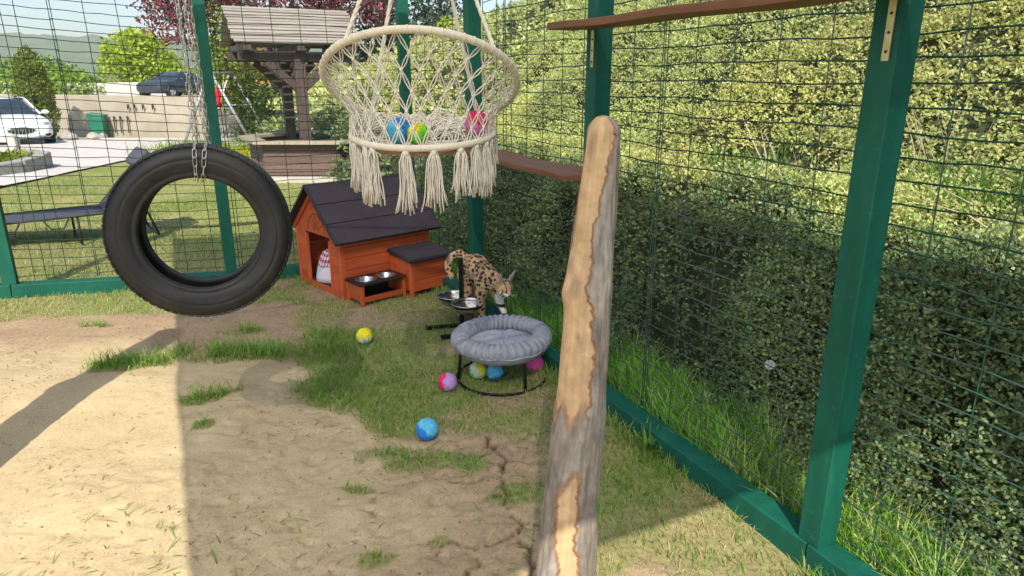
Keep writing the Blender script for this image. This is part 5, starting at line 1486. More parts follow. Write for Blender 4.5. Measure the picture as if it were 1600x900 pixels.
# ---- sun lounger
lo = thing('sun_lounger', 'folding grey sun lounger with padded headrest on the lawn behind the tyre', 'lounger', (-4.03, 6.66, g1(-4.03, 6.66)), R(38))
def sling(x0, x1, z0, z1, w, sag, name):
    mb = MB(); k = 14; vs = []; fs = []
    for i in range(k + 1):
        t = i / k; x = x0 + (x1 - x0) * t; z = z0 + (z1 - z0) * t
        for j in range(9):
            y = w * (j / 8 - 0.5); vs.append((x, y, z - sag * (1 - (2 * j / 8 - 1) ** 2)))
    for i in range(k):
        for j in range(8): fs.append((i * 9 + j, i * 9 + j + 1, (i + 1) * 9 + j + 1, (i + 1) * 9 + j))
    mb._add(vs, fs); o = mb.build(name, M['cot_fabric'], lo, smooth=True)
    md = o.modifiers.new('t', 'SOLIDIFY'); md.thickness = 0.006; return o
sling(-1.35, 0.0, 0.285, 0.29, 0.50, 0.012, 'seat_sling')
sling(0.0, 0.42, 0.29, 0.74, 0.50, 0.012, 'back_sling')
for sg in (-1, 1):
    mb = MB(); mb.tube([(-1.38, sg * 0.262, 0.285), (0.0, sg * 0.262, 0.29), (0.44, sg * 0.262, 0.76)], 0.012, 8); mb.build('side_tube', M['cot_black'], lo, smooth=True)
for x in (-1.15, -0.25, 0.30):
    mb = MB()
    dx = 0.12 if x > 0 else 0.0
    mb.tube([(x, -0.25, 0.28 if x < 0.2 else 0.40), (x + dx, -0.245, 0.02), (x + dx, 0.245, 0.02), (x, 0.25, 0.28 if x < 0.2 else 0.40)], 0.011, 8)
    mb.build('leg_frame', M['cot_black'], lo, smooth=True)
for x in (-0.80, -0.42):
    mb = MB(); mb.tube([(x - 0.10, -0.262, 0.275), (x - 0.05, -0.262, 0.19), (x + 0.05, -0.262, 0.19), (x + 0.10, -0.262, 0.275)], 0.008, 6); mb.build('strap_loop', M['cot_black'], lo, smooth=True)
mb = MB()
pm = Matrix.Translation((0.40, 0, 0.745)) @ Matrix.Rotation(R(-47), 4, 'Y')
mb.box(-0.10, 0.10, -0.21, 0.21, 0.0, 0.075, 0, pm); mb.build('headrest', M['cot_fabric'], lo, bevel=0.03, smooth=True)

# ---- hexagonal wishing-well planter with a slatted roof
WC = (-3.73, 12.15); WA = R(28.4)
well = thing('wishing_well', 'hexagonal wooden planter with a slatted gable roof on dark posts', 'planter', (WC[0], WC[1], 0.0), WA)
def hexpts(r, rot=0.0): return [(r * math.cos(R(60 * k + rot)), r * math.sin(R(60 * k + rot))) for k in range(6)]
hx = hexpts(1.18, -28.4 + 60); cxh, cyh = 0.27, -0.33     # hexagon centre in local coordinates
for k in range(6):
    a = Vector((hx[k][0] + cxh, hx[k][1] + cyh, 0)); b = Vector((hx[(k + 1) % 6][0] + cxh, hx[(k + 1) % 6][1] + cyh, 0))
    for r_ in range(5):
        z = 0.09 + r_ * 0.098
        mb = MB(); mb.beam(a + Vector((0, 0, z + 0.047)), b + Vector((0, 0, z + 0.047)), 0.04, 0.093); mb.build('wall_board', M['well_box'], well, bevel=0.006)
ro_, ri_ = hexpts(1.38, -28.4 + 60), hexpts(1.10, -28.4 + 60)
for k in range(6):
    j = (k + 1) % 6; mb = MB()
    q = [ro_[k], ro_[j], ri_[j], ri_[k]]
    mb.prism([(x + cxh, y + cyh) for x, y in q], 'z', 0.588, 0.632); mb.build('rim_board', M['rim_wood'], well, bevel=0.004)
mb = MB(); mb.prism([(x * 1.2 + cxh, y * 1.2 + cyh) for x, y in hx], 'z', -0.25, 0.075); mb.build('plinth', M['concrete_pale'], well, bevel=0.01)
mb = MB(); mb.prism([(x * 0.97 + cxh, y * 0.97 + cyh) for x, y in hx], 'z', 0.3, 0.52); mb.build('soil', M['bank'], well)
for y in (-0.60, 0.60):
    MB().box(-0.085, 0.085, y - 0.085, y + 0.085, 0.4, 2.02).build('post', M['well_wood'], well, bevel=0.01)
    for sg in (-1, 1):
        mb = MB(); mb.beam((sg * 0.06, y, 1.42), (sg * 0.50, y, 1.83), 0.10, 0.12); mb.build('brace', M['well_wood'], well, bevel=0.008)
    MB().box(-0.92, 0.92, y - 0.07, y + 0.07, 1.84, 1.985).build('eave_beam', M['well_wood'], well, bevel=0.008)
for x in (-0.80, 0.0, 0.80):
    MB().box(x - 0.06, x + 0.06, -0.86, 0.86, 1.987, 2.09).build('tie_beam', M['well_wood'], well, bevel=0.008)
for x in (-0.80, 0.80):
    for sg in (-1, 1):
        mb = MB(); mb.beam((x, sg * 0.80, 2.07), (x, 0.0, 2.575), 0.08, 0.10); mb.build('rafter', M['well_wood'], well, bevel=0.006)
    mb = MB(); mb.beam((x, 0, 2.09), (x, 0, 2.53), 0.08, 0.08); mb.build('king_post', M['well_wood'], well)
for sg in (-1, 1):
    a = Vector((0, 0.0, 2.655)); b = Vector((0, sg * 0.90, 2.075)); n = 12
    for k in range(n):
        p0 = a.lerp(b, k / n); p1 = a.lerp(b, (k + 0.74) / n); d = (b - a).normalized(); u = Vector((1, 0, 0)).cross(d); u = u if u.z > 0 else -u
        mb = MB(); jl = random.uniform(-0.015, 0.015)
        mb._add([p + Vector((x + jl, 0, 0)) + u * w for x in (-1.0, 1.0) for p in (p0, p1) for w in (0, 0.03 + 0.006 * (k % 2))], [(0, 1, 3, 2), (4, 6, 7, 5), (0, 4, 5, 1), (2, 3, 7, 6), (1, 5, 7, 3), (0, 2, 6, 4)])
        mb.build('roof_slat', M['slat'], well, bevel=0.004)
# plants in the planter
def tuft(name, label, cat, c, k, L, spread, pal, w=0.012, group=None, lean=0.6):
    px = c[0] + RNG.normal(size=k) * spread; py = c[1] + RNG.normal(size=k) * spread
    z0 = c[2]
    v, f, co = blades(px, py, L * (0.5 + RNG.random(k)), w * (0.6 + 0.8 * RNG.random(k)), palette(k, pal), lean, zf=lambda a, b: np.full(a.shape, z0))
    o = np_mesh(name, v, f, M['grass'], co, kind='stuff'); return tag(o, label, cat, group)

# sloping board leaning behind the planter
bo = MB(); bo.beam((-3.35, 13.9, 0.50), (-2.35, 14.3, 1.0), 0.7, 0.05); o = bo.build('sloping_board', vary('grey_board', (0.26, 0.28, 0.32), (0.38, 0.40, 0.45), 3, 0.7), None, bevel=0.005)
tag(o, 'grey-blue sloping board seen just right of the well posts', 'board')

# ---- A-frame garden swing
sz = tg(-8.5, 20)
sw = thing('garden_swing', 'galvanised A-frame garden swing set behind the back fence', 'swing', (-8.45, 20.0, sz), R(8))
for y in (0.0, 2.4):
    for sg in (-1, 1):
        mb = MB(); mb.tube([(sg * 0.06, y, 2.02), (sg * 0.98, y, 0.0)], 0.042, 8); mb.build('leg', M['galv'], sw, smooth=True)
    mb = MB(); mb.tube([(-0.45, y, 1.1), (0.45, y, 1.1)], 0.02, 6); mb.build('brace', M['galv'], sw, smooth=True)
mb = MB(); mb.tube([(0, -0.08, 2.05), (0, 2.48, 2.05)], 0.045, 8); mb.build('top_beam', M['galv'], sw, smooth=True)
ss = thing('swing_seat', 'red plastic toddler swing seat hanging from the garden swing', 'swing seat', (-8.45 - 0.36, 20.85, sz + 1.02), R(20))
mb = MB(); mb.lathe([(0.05, -0.02), (0.20, 0.0), (0.235, 0.10), (0.25, 0.22), (0.235, 0.22), (0.215, 0.10), (0.18, 0.02), (0.05, 0.0)], 20); mb.build('seat_shell', M['red_plastic'], ss, smooth=True)
mb = MB(); mb.lathe([(0.235, 0.22), (0.245, 0.45), (0.215, 0.62), (0.20, 0.60), (0.225, 0.44), (0.215, 0.22)], 20)
mb.f = [f for f in mb.f if sum(mb.v[i][1] for i in f) / len(f) > -0.02]; mb.m = mb.m[:len(mb.f)]
mb.build('seat_back', M['red_plastic'], ss, smooth=True)
mb = MB()
for sg in (-1, 1):
    for dy in (-0.15, 0.15): mb.tube([(sg * 0.22, dy, 0.22), (sg * 0.06 + 0.33, -0.12, 1.02)], 0.008, 5)
mb.build('rope', vary('yellow_rope', (0.45, 0.42, 0.08), (0.6, 0.55, 0.12), 10, 0.8), ss)

# ---- retaining wall, terrace, upper wall
wz = tg(-12, 27)
wl = MB(); wl._add([(-25.6, 28.35, wz - 0.3), (-7.6, 27.0, wz - 0.3), (-7.6, 27.4, wz - 0.3), (-25.6, 28.75, wz - 0.3), (-25.6, 28.35, 0.98), (-7.6, 27.0, 0.84), (-7.6, 27.4, 0.84), (-25.6, 28.75, 0.98)],
    [(0, 3, 2, 1), (4, 5, 6, 7), (0, 1, 5, 4), (1, 2, 6, 5), (2, 3, 7, 6), (3, 0, 4, 7)])
wall = wl.build('retaining_wall', M['concrete'], None, bevel=0.02); tag(wall, 'low beige concrete retaining wall at the end of the drive', 'wall')
tr = MB(); tr._add([(-40, 30, 0.70), (-25.6, 28.76, 0.80), (-7.6, 27.41, 0.80), (-4, 60, 0.2), (-60, 60, 0.2)], [(0, 1, 2, 3, 4)]); tag(tr.build('terrace', M['path']), kind='structure')
uw = MB(); uw.beam((-26.0, 41.2, 0.75), (-20.2, 41.8, 0.80), 0.25, 1.0); tag(uw.build('upper_wall', M['concrete_pale'], None, bevel=0.02), 'pale concrete wall standing on the terrace beside the slate car', 'wall')
HG = 'small iron hooks on the retaining wall'
def wallp(x_px_frac, z):
    x = -15.6 + 8.0 * x_px_frac; y = 27.6 - 0.6 * x_px_frac - 0.01; return Vector((x, y - 0.05, z))
def hook(fr, z, L, label):
    p = wallp(fr, z); mb = MB(); mb.tube([p + Vector((0, 0.05, 0)), p + Vector((0, -0.06, 0)), p + Vector((0.02, -0.07, -0.04)), p + Vector((0.0, -0.05, -L))], 0.022, 5)
    mb.tube([p + Vector((0.05, -0.05, -0.02)), p + Vector((0.05, -0.05, -0.10))], 0.03, 5)
    tag(mb.build('wall_hook', M['iron'], None), label, 'hook', HG)
for k, fr in enumerate((0.081, 0.1125, 0.156, 0.206)): hook(fr, 0.55, 0.18, ('first', 'second', 'third', 'fourth')[k] + ' small iron hook from the left in the upper row on the wall')
for k, fr in enumerate((-0.131, -0.106, -0.075)): hook(fr, 0.15, 0.14, ('first', 'second', 'third')[k] + ' short iron hook in the lower row left of the green bin')
for k, fr in enumerate((0.0, 0.031, 0.069)): hook(fr, 0.10, 0.62, ('first', 'second', 'third')[k] + ' long iron bar from the left beside the green bin')
bn_ = thing('green_bin', 'dark green plastic bin standing against the retaining wall', 'bin', (-16.05, 27.2, tg(-16.05, 27.2)), R(12))
mb = MB(); mb.prism([(-0.24, 0.0), (0.24, 0.0), (0.30, 0.80), (-0.30, 0.80)], 'y', -0.24, 0.24); mb.build('bin_body', M['bin_green'], bn_, bevel=0.03)
mb = MB(); mb.prism([(-0.32, 0.802), (0.32, 0.802), (0.30, 0.88), (-0.27, 0.96)], 'y', -0.26, 0.27); mb.build('bin_lid', M['bin_green'], bn_, bevel=0.02)
def rock(label, x, y, r, seed):
    rg = random.Random(seed); mb = MB(); mb.ball((0, 0, 0), (r, r * 0.7, r * 0.6), 9, 6)
    mb.v = [tuple(c * (1 + 0.75 * (float(vnoise(v[0] / r * 1.6 + seed * 3, v[1] / r * 1.6 + v[2] / r, 99)) - 0.5)) for c in v) for v in mb.v]
    o = mb.build('rock', M['rock'], None); o.location = (x, y, tg(x, y) + r * 0.35); o.rotation_euler = (0, 0, rg.uniform(0, 6)); tag(o, label, 'rock', 'rocks by the foot of the wall')
rock('largest pale rock at the foot of the retaining wall by the cypress', -15.7, 24.6, 0.30, 1)
rock('flat pale rock between the big rock and the green bin', -15.4, 25.6, 0.24, 2)
rock('small pale rock nearest the green bin', -15.6, 26.6, 0.2, 3)
rock('smallest pale rock beside the white car', -16.1, 24.0, 0.2, 4)

# ---- kerb-edged flower bed and low rail fence
kb = thing('flower_bed', 'raised flower bed edged with rough grey kerb stones by the drive', 'flower bed', (-8.6, 11.8, tg(-8.6, 11.8)), 0)
edge_pts = [(-9.0, 10.0), (-8.3, 10.7), (-8.25, 11.5), (-8.45, 12.3), (-8.75, 12.95), (-9.35, 13.35)]
for k, (a, b) in enumerate(zip(edge_pts[:-1], edge_pts[1:])):
    va = Vector((a[0] + 8.6, a[1] - 11.8, 0.09)); vb = Vector((b[0] + 8.6, b[1] - 11.8, 0.09)); d = (vb - va).normalized() * 0.008
    mb = MB(); mb.beam(va + d, vb - d, 0.22, 0.30); mb.build('kerb_stone', M['kerb'], kb, bevel=0.025)
mb = MB(); mb._add([(x + 8.6, y - 11.8, 0.17) for x, y in edge_pts + [(-13, 14.5), (-13, 9)]], [tuple(range(8))]); mb.build('bed_soil', M['bank'], kb)
k = 2600
px = -12.5 + 4.2 * RNG.random(k); py = 9.6 + 4.4 * RNG.random(k)
keep = poly_sd(px, py, edge_pts + [(-13, 14.5), (-13, 9)]) < -0.12
px, py = px[keep], py[keep]; k = len(px)
v, f, co = blades(px, py, 0.10 + 0.18 * RNG.random(k), 0.02 + 0.03 * RNG.random(k), palette(k, [(0.30, 0.33, 0.03), (0.20, 0.27, 0.03), (0.42, 0.38, 0.04), (0.12, 0.20, 0.03)]), 0.9, zf=lambda a, b: np.full(a.shape, 0.16 + tg(-8.6, 11.8)))
v -= np.array([-8.6, 11.8, tg(-8.6, 11.8)])
np_mesh('bed_plants', v, f, M['grass'], co, kb, kind='stuff')
fe = thing('rail_fence', 'low pale wooden post-and-rail fence in front of the white car', 'fence', (-10.9, 15.2, tg(-10.9, 15.2)), R(4))
mb = MB(); mb.prism([(-0.09, 0.0), (0.09, 0.0), (0.09, 0.48), (0.05, 0.54), (-0.05, 0.54), (-0.09, 0.48)], 'y', -0.09, 0.09); mb.build('post', M['fence_wood'], fe, bevel=0.01)
o = mb.build('post', M['fence_wood'], fe, bevel=0.01); o.location = (-2.0, 0, 0)
for z in (0.16, 0.42):
    mb = MB(); mb.beam((-3.2, 0.0, z), (0.0, 0.0, z), 0.09, 0.10); mb.build('rail', M['fence_wood'], fe, bevel=0.02)

# ---- cars
def wheel_mesh(R_, w):
    t = MB(); t.lathe([(R_ * 0.68, -w / 2), (R_ * 0.92, -w / 2), (R_, -w * 0.36), (R_, w * 0.36), (R_ * 0.92, w / 2), (R_ * 0.68, w / 2)], 28, closed=True)
    rm_ = MB(); rm_.lathe([(R_ * 0.68, w * 0.40), (R_ * 0.62, w * 0.42), (R_ * 0.60, w * 0.10), (0.0, w * 0.10)], 28)
    for k in range(5):
        a = 2 * PI * k / 5; ca, sa = math.cos(a), math.sin(a)
        Mx = Matrix.Rotation(a, 4, 'Z')
        rm_.prism([(0.0, -0.075 * R_ / 0.33), (R_ * 0.62, -0.05 * R_ / 0.33), (R_ * 0.62, 0.05 * R_ / 0.33), (0.0, 0.075 * R_ / 0.33)], 'z', w * 0.22, w * 0.38, 0, Mx)
    rm_.lathe([(0.0, w * 0.44), (R_ * 0.16, w * 0.42), (R_ * 0.18, w * 0.2)], 16)
    return t, rm_
def car(name, label, loc, rz, paint, P, group=None):
    root = thing(name, label, 'car', loc, rz, group)
    st = P['stations']; vs = []; fs = []
    prof = lambda w, zb, zs: [(w * 0.80, zb), (w * 0.97, zb + 0.10), (w, zb + (zs - zb) * 0.42), (w * 0.985, zb + (zs - zb) * 0.72), (w * 0.93, zs - 0.045), (w * 0.80, zs), (w * 0.40, zs + 0.028), (0, zs + 0.036)]
    m = 15
    for x, w, zb, zs in st:
        h = prof(w, zb, zs); ring = [(x, y, z) for y, z in h] + [(x, -y, z) for y, z in reversed(h[:-1])]
        vs += ring
    for i in range(len(st) - 1):
        for j in range(m):
            a = i * m + j; b = i * m + (j + 1) % m
            fs.append((a, b, b + m, a + m))
    fs += [tuple(range(m - 1, -1, -1)), tuple(range((len(st) - 1) * m, len(st) * m))]
    mb = MB(); mb._add(vs, fs); mb.build('body', paint, root, smooth=True, subsurf=1)
    (xb, zb_), (xf, zf), (xr, zr), (xe, ze) = P['glass']; wb, wt = P['gw']
    base = [(xb, wb * 0.94, zb_), (xf, wt, zf), (xr, wt * 0.98, zr), (xe, wb * 0.84, ze)]
    L_ = [Vector(p) for p in base]; R__ = [Vector((p[0], -p[1], p[2])) for p in base]
    mid = (L_[1] + R__[1]) / 2
    def quad(nm, q, mat, grow=0.0, n_=8):
        # bilinear patch bulged outwards
        q = [Vector(p) for p in q]; c = sum(q, Vector()) / 4; nrm = (q[1] - q[0]).cross(q[3] - q[0]).normalized()
        if nrm.dot(c - Vector((0, 0, 0.7))) < 0: nrm = -nrm
        v2 = []; f2 = []
        for i in range(n_ + 1):
            for j in range(n_ + 1):
                s_, t_ = i / n_, j / n_
                p = (q[0] * (1 - s_) + q[1] * s_) * (1 - t_) + (q[3] * (1 - s_) + q[2] * s_) * t_
                v2.append(p + nrm * (0.05 * math.sin(PI * s_) * math.sin(PI * t_) + grow))
        for i in range(n_):
            for j in range(n_): f2.append((i * (n_ + 1) + j, i * (n_ + 1) + j + 1, (i + 1) * (n_ + 1) + j + 1, (i + 1) * (n_ + 1) + j))
        b = MB(); b._add(v2, f2); o = b.build(nm, mat, root, smooth=True); sm = o.modifiers.new('t', 'SOLIDIFY'); sm.thickness = 0.02; return o
    quad('windscreen', [L_[0], R__[0], R__[1], L_[1]], M['glass'])
    quad('roof', [L_[1], R__[1], R__[2], L_[2]], paint)
    quad('rear_window', [L_[2], R__[2], R__[3], L_[3]], M['glass'])
    for S, sg in ((L_, 1), (R__, -1)):
        so = [Vector((p.x, p.y + (sg * 0.05 if i in (0, 3) else sg * 0.004), p.z - (0.04 if i in (0, 3) else 0))) for i, p in enumerate(S)]
        quad('side_window', [so[0], so[3], so[2], so[1]], M['glass'], 0.0)
        b = MB(); b.tube([S[0] + Vector((0, sg * 0.02, 0)), S[1], S[2], S[3] + Vector((0, sg * 0.02, 0))], 0.035, 6); b.build('roof_pillar', paint, root, smooth=True)
        b = MB(); p = S[0] + Vector((-0.18, sg * 0.20, 0.04)); b.ball(p, (0.07, 0.12, 0.075), 12, 8); b.tube([p - Vector((0, sg * 0.2, 0.05)), p], 0.02, 5); b.build('wing_mirror', paint, root, smooth=True)
    R_, ww = P['wheel']
    t, rm_ = wheel_mesh(R_, ww)
    tm_ = t.mesh('tyre', M['rubber']); rme = rm_.mesh('rim', M['alloy'])
    tm_.polygons.foreach_set('use_smooth', [True] * len(tm_.polygons))
    for x in P['axles']:
        for sg in (-1, 1):
            y = sg * P['track']
            a = MB(); a.lathe([(0.0, -0.006), (R_ * 1.14, -0.006), (R_ * 1.14, 0.006), (0.0, 0.006)], 28, M=Matrix.Translation((x, y + sg * (ww * 0.5 - 0.075), R_ * 1.02)) @ Matrix.Rotation(R(90), 4, 'X'))
            a.build('wheel_arch', M['black_plastic'], root)
            w = lnk(bpy.data.objects.new('wheel', tm_), root); w.location = (x, y, R_); w.rotation_euler = (R(-90) if sg > 0 else R(90), 0, 0)
            r2 = lnk(bpy.data.objects.new('rim', rme), w)
    return root
A_ST = [(-2.48, 0.60, 0.45, 0.80), (-2.42, 0.80, 0.30, 0.95), (-2.1, 0.92, 0.22, 1.02), (-1.4, 0.96, 0.20, 0.98), (-0.5, 0.95, 0.20, 0.93), (0.5, 0.95, 0.20, 0.92), (1.1, 0.965, 0.20, 0.90), (1.7, 0.96, 0.20, 0.84), (2.1, 0.90, 0.20, 0.77), (2.36, 0.78, 0.22, 0.69), (2.47, 0.62, 0.28, 0.60)]
WCX, WCY = -16.6, 23.0
wc = car('parked_car', 'white sports saloon with black oval grille facing the drive on the left', (WCX, WCY, tg(-15, 22.6)), R(-46), M['white_paint'],
         dict(stations=A_ST, glass=[(0.95, 0.93), (0.15, 1.40), (-0.75, 1.40), (-1.85, 1.00)], gw=(0.86, 0.60), wheel=(0.345, 0.25), axles=(1.50, -1.48), track=0.85))
gr = MB(); gr.ball((2.40, 0, 0.50), (0.10, 0.42, 0.125), 24, 10); go = gr.build('grille', M['black_plastic'], wc, smooth=True)
for k in range(9):
    y = -0.36 + 0.09 * k; hz = 0.115 * math.sqrt(max(0.05, 1 - (y / 0.42) ** 2))
    b = MB(); b.beam((2.492 - 0.25 * y * y, y, 0.50 - hz), (2.492 - 0.25 * y * y, y, 0.50 + hz), 0.016, 0.016); b.build('slat', M['steel'], go)
em = MB()
for y in (-0.035, 0.0, 0.035): em.tube([(2.512, y, 0.50), (2.512, y, 0.575 if y == 0 else 0.56)], 0.007, 5)
em.tube([(2.512, -0.035, 0.50), (2.512, 0.035, 0.50)], 0.007, 5); em.tube([(2.512, 0, 0.44), (2.512, 0, 0.50)], 0.007, 5)
em.build('emblem', M['steel'], go)
for sg in (-1, 1):
    b = MB(); b.ball((2.14, sg * 0.70, 0.665), (0.26, 0.11, 0.07), 16, 10, M=Matrix.Rotation(R(-sg * 24), 3, 'Z')); b.build('headlight', M['lamp_glass'], wc, smooth=True)
    b = MB(); b.ball((2.30, sg * 0.62, 0.36), (0.13, 0.17, 0.06), 14, 8, M=Matrix.Rotation(R(-sg * 20), 3, 'Z')); b.build('air_intake', M['black_plastic'], wc, smooth=True)
b = MB(); b.box(2.25, 2.50, -0.70, 0.70, 0.225, 0.255); b.build('front_splitter', M['black_plastic'], wc, bevel=0.01)
B_ST = [(-2.05, 0.55, 0.42, 0.75), (-2.0, 0.74, 0.28, 0.88), (-1.7, 0.88, 0.22, 0.94), (-1.1, 0.91, 0.20, 0.96), (-0.3, 0.89, 0.20, 0.92), (0.5, 0.89, 0.20, 0.90), (1.0, 0.91, 0.20, 0.88), (1.5, 0.90, 0.20, 0.82), (1.85, 0.82, 0.22, 0.74), (2.03, 0.62, 0.28, 0.62)]
car('parked_car', 'slate blue coupe parked on the terrace above the retaining wall', (-18.25, 38.4, 0.545), R(-103), M['grey_paint'],
    dict(stations=B_ST, glass=[(0.70, 0.90), (0.0, 1.27), (-0.55, 1.29), (-1.75, 0.94)], gw=(0.80, 0.56), wheel=(0.34, 0.24), axles=(1.25, -1.25), track=0.79))

# ---- building glimpsed under the planter roof
bh = thing('house', 'orange rendered house wall glimpsed under the planter roof', 'house', (-11.9, 33.0, -0.9), R(-6))
MB().box(-1.6, 1.6, 0, 4, 0, 3.0).build('wall', M['orange_wall'], bh, bevel=0.02)
mb = MB(); mb.prism([(-2.0, 2.99), (2.0, 2.99), (0, 4.0)], 'y', -0.3, 4.3); mb.build('roof', M['roof_tile'], bh)

# ---- trees
def tree(name, label, base, H, blobs, nleaf, lsz, pal, cat='tree', group=None, trunk=0.12, up=0.2, droop=0.0, limbs=6, shell=0.75):
    root = thing(name, label, cat, base, 0, group)
    b = Vector(base); rg = random.Random(int(abs(base[0]) * 97 + abs(base[1]) * 13))
    tmb = MB(); top = H * 0.8
    tmb.tube([(0.03 * math.sin(k * 1.3) * H * 0.2, 0.02 * math.cos(k) * H * 0.2, top * k / 6 - 0.2) for k in range(7)], [trunk * (1 - 0.8 * k / 6) for k in range(7)], 8)
    for k in range(limbs):
        c, r = blobs[k % len(blobs)]; c = Vector(c) + Vector((rg.uniform(-1, 1) * r[0] * 0.6, rg.uniform(-1, 1) * r[1] * 0.6, rg.uniform(-0.4, 0.5) * r[2]))
        z0 = min(top * 0.9, max(0.15 * H, c.z - 0.3 * H)); p0 = Vector((0, 0, z0))
        tmb.tube([p0, p0.lerp(c, 0.5) + Vector((0, 0, 0.08 * H)), c], [trunk * 0.45, trunk * 0.28, trunk * 0.10], 5)
    tmb.build('trunk', M['bark'], root, smooth=True)
    vol = np.array([r[0] * r[1] * r[2] for c, r in blobs]) ** 0.75; vol = vol / vol.sum()
    bi = RNG.choice(len(blobs), nleaf, p=vol)
    d = rnd_unit(nleaf); rad = shell + (1 - shell) * RNG.random(nleaf); inner = RNG.random(nleaf) < 0.3; rad = np.where(inner, RNG.random(nleaf) ** 0.5 * shell, rad)
    C0 = np.array([c for c, r in blobs])[bi]; R0 = np.array([r for c, r in blobs])[bi]
    lum = 1 + 0.45 * (fbm(d[:, 0] * 2.2 + bi * 3.1 + 5, d[:, 1] * 2.2 + d[:, 2] * 2.2, 110, 3) - 0.5)
    P = C0 + d * R0 * (rad * lum)[:, None]
    cl = fbm(P[:, 0] * 1.7 / max(0.3, H / 6), P[:, 2] * 1.7 / max(0.3, H / 6) + P[:, 1], 113, 3)
    keep = RNG.random(nleaf) < np.clip(0.35 + 2.2 * (cl - 0.35), 0.15, 1); P = P[keep]; d = d[keep]; cl = cl[keep]; k = len(P)
    P[:, 2] = np.maximum(P[:, 2], 0.05)
    ld = rnd_unit(k) + np.array([0, 0, up - droop]); nn = d * 0.7 + rnd_unit(k) * 0.8 + np.array([0, 0, 0.3])
    Cc = palette(k, pal, 0.3)
    v, f, c = leaf_quads(P, ld, nn, lsz * (0.6 + 0.8 * RNG.random(k)), lsz * 0.6 * (0.6 + 0.8 * RNG.random(k)), Cc, 0.05)
    np_mesh('crown', v, f, M['far_leaf'], c, root)
    return root
YG = [(0.28, 0.38, 0.03), (0.37, 0.44, 0.04), (0.19, 0.30, 0.03), (0.43, 0.48, 0.06)]
MG = [(0.15, 0.25, 0.03), (0.21, 0.31, 0.045), (0.26, 0.37, 0.055), (0.10, 0.18, 0.03)]
DG = [(0.045, 0.085, 0.02), (0.07, 0.115, 0.028), (0.10, 0.14, 0.035)]
PU = [(0.18, 0.045, 0.065), (0.26, 0.08, 0.10), (0.34, 0.14, 0.15), (0.12, 0.035, 0.05)]
BG = [(0.07, 0.11, 0.075), (0.10, 0.145, 0.10), (0.14, 0.185, 0.13), (0.05, 0.08, 0.05)]
tree('cypress', 'dark columnar cypress beside the white car', (-17.1, 25.4, -0.62), 3.2, [((0, 0, 0.9), (0.62, 0.62, 0.95)), ((0, 0, 1.6), (0.62, 0.62, 0.9)), ((0, 0, 2.3), (0.48, 0.48, 0.85))], 15000, 0.10, [(0.17, 0.20, 0.04), (0.22, 0.24, 0.05), (0.13, 0.16, 0.03)], up=1.2, limbs=3, shell=0.85)
tree('maple_tree', 'bright yellow-green round tree rising above the terrace wall', (-23.4, 45, 0.2), 5.2, [((0, 0, 2.6), (2.2, 2.0, 1.5)), ((-0.8, 0, 1.8), (1.7, 1.5, 1.3)), ((0.9, 0, 1.9), (1.8, 1.5, 1.3)), ((0.1, 0, 3.4), (1.2, 1.1, 0.9)), ((2.0, 0, 1.2), (1.4, 1.2, 1.0))], 9000, 0.26, YG, trunk=0.16)
BX = [(-44, 47, 2.9, 'at the far left edge'), (-38.5, 44, 3.1, 'behind the white car'), (-34.0, 45, 2.6, 'behind the cypress'), (-29.5, 44, 2.8, 'left of the yellow-green tree'), (-19.0, 46, 2.1, 'right of the yellow-green tree above the slate car'), (-26.6, 41.5, 1.9, 'low above the terrace wall')]
for i, (x, y, h, lb) in enumerate(BX):
    tree('bush', 'mid green leafy bush ' + lb, (x, y, 0.1), h, [((0, 0, h * 0.5), (2.6, 1.6, h * 0.5)), ((1.3, 0.3, h * 0.42), (1.9, 1.4, h * 0.42)), ((-1.4, -0.2, h * 0.45), (1.9, 1.4, h * 0.45))], 4200, 0.26, MG if i % 2 else [tuple(a * 1.25 for a in c) for c in MG], 'bush', 'bushes behind the terrace', trunk=0.1)
tree('bush', 'white-flowering shrub behind the white car', (-24.5, 33.5, -0.4), 2.0, [((0, 0, 1.0), (1.7, 1.2, 0.9))], 2600, 0.2, MG + [(0.6, 0.6, 0.52)], 'bush', 'bushes behind the terrace', trunk=0.08)
tree('plum_tree', 'purple-leaved tree spreading behind the wooden planter', (-7.6, 23.5, -0.5), 9.5, [((0, 0, 5.9), (3.3, 2.4, 2.5)), ((-2.4, 0, 4.9), (1.6, 1.4, 1.4)), ((2.2, 0, 5.2), (1.7, 1.5, 1.5)), ((-2.6, -0.3, 3.6), (0.8, 0.8, 0.8)), ((3.1, -0.3, 4.4), (1.0, 0.9, 0.9)), ((-3.4, 0, 4.3), (1.1, 1.0, 1.3)), ((1.2, 0, 4.2), (1.8, 1.2, 1.0))], 26000, 0.14, PU, trunk=0.2, limbs=10)
tree('larch_tree', 'light green drooping conifer beside the green fence post', (-9.15, 23.6, -0.5), 7.6, [((0, 0, 1.7), (1.15, 1.0, 0.8)), ((0, 0, 2.7), (1.2, 1.1, 0.9)), ((0, 0, 3.8), (1.05, 1.0, 1.0)), ((-0.1, 0, 5.0), (0.8, 0.75, 1.0)), ((0, 0, 6.3), (0.5, 0.5, 1.1))], 13000, 0.13, [(0.20, 0.26, 0.04), (0.14, 0.20, 0.035), (0.26, 0.31, 0.06)], droop=0.9, trunk=0.12)
tree('bush', 'dark green conifer shrub left of the wooden planter', (-8.3, 22.6, -0.48), 2.3, [((0, 0, 1.5), (0.9, 0.6, 0.8)), ((0.2, 0, 0.7), (0.7, 0.5, 0.6))], 4200, 0.10, DG, 'bush', None, trunk=0.06)
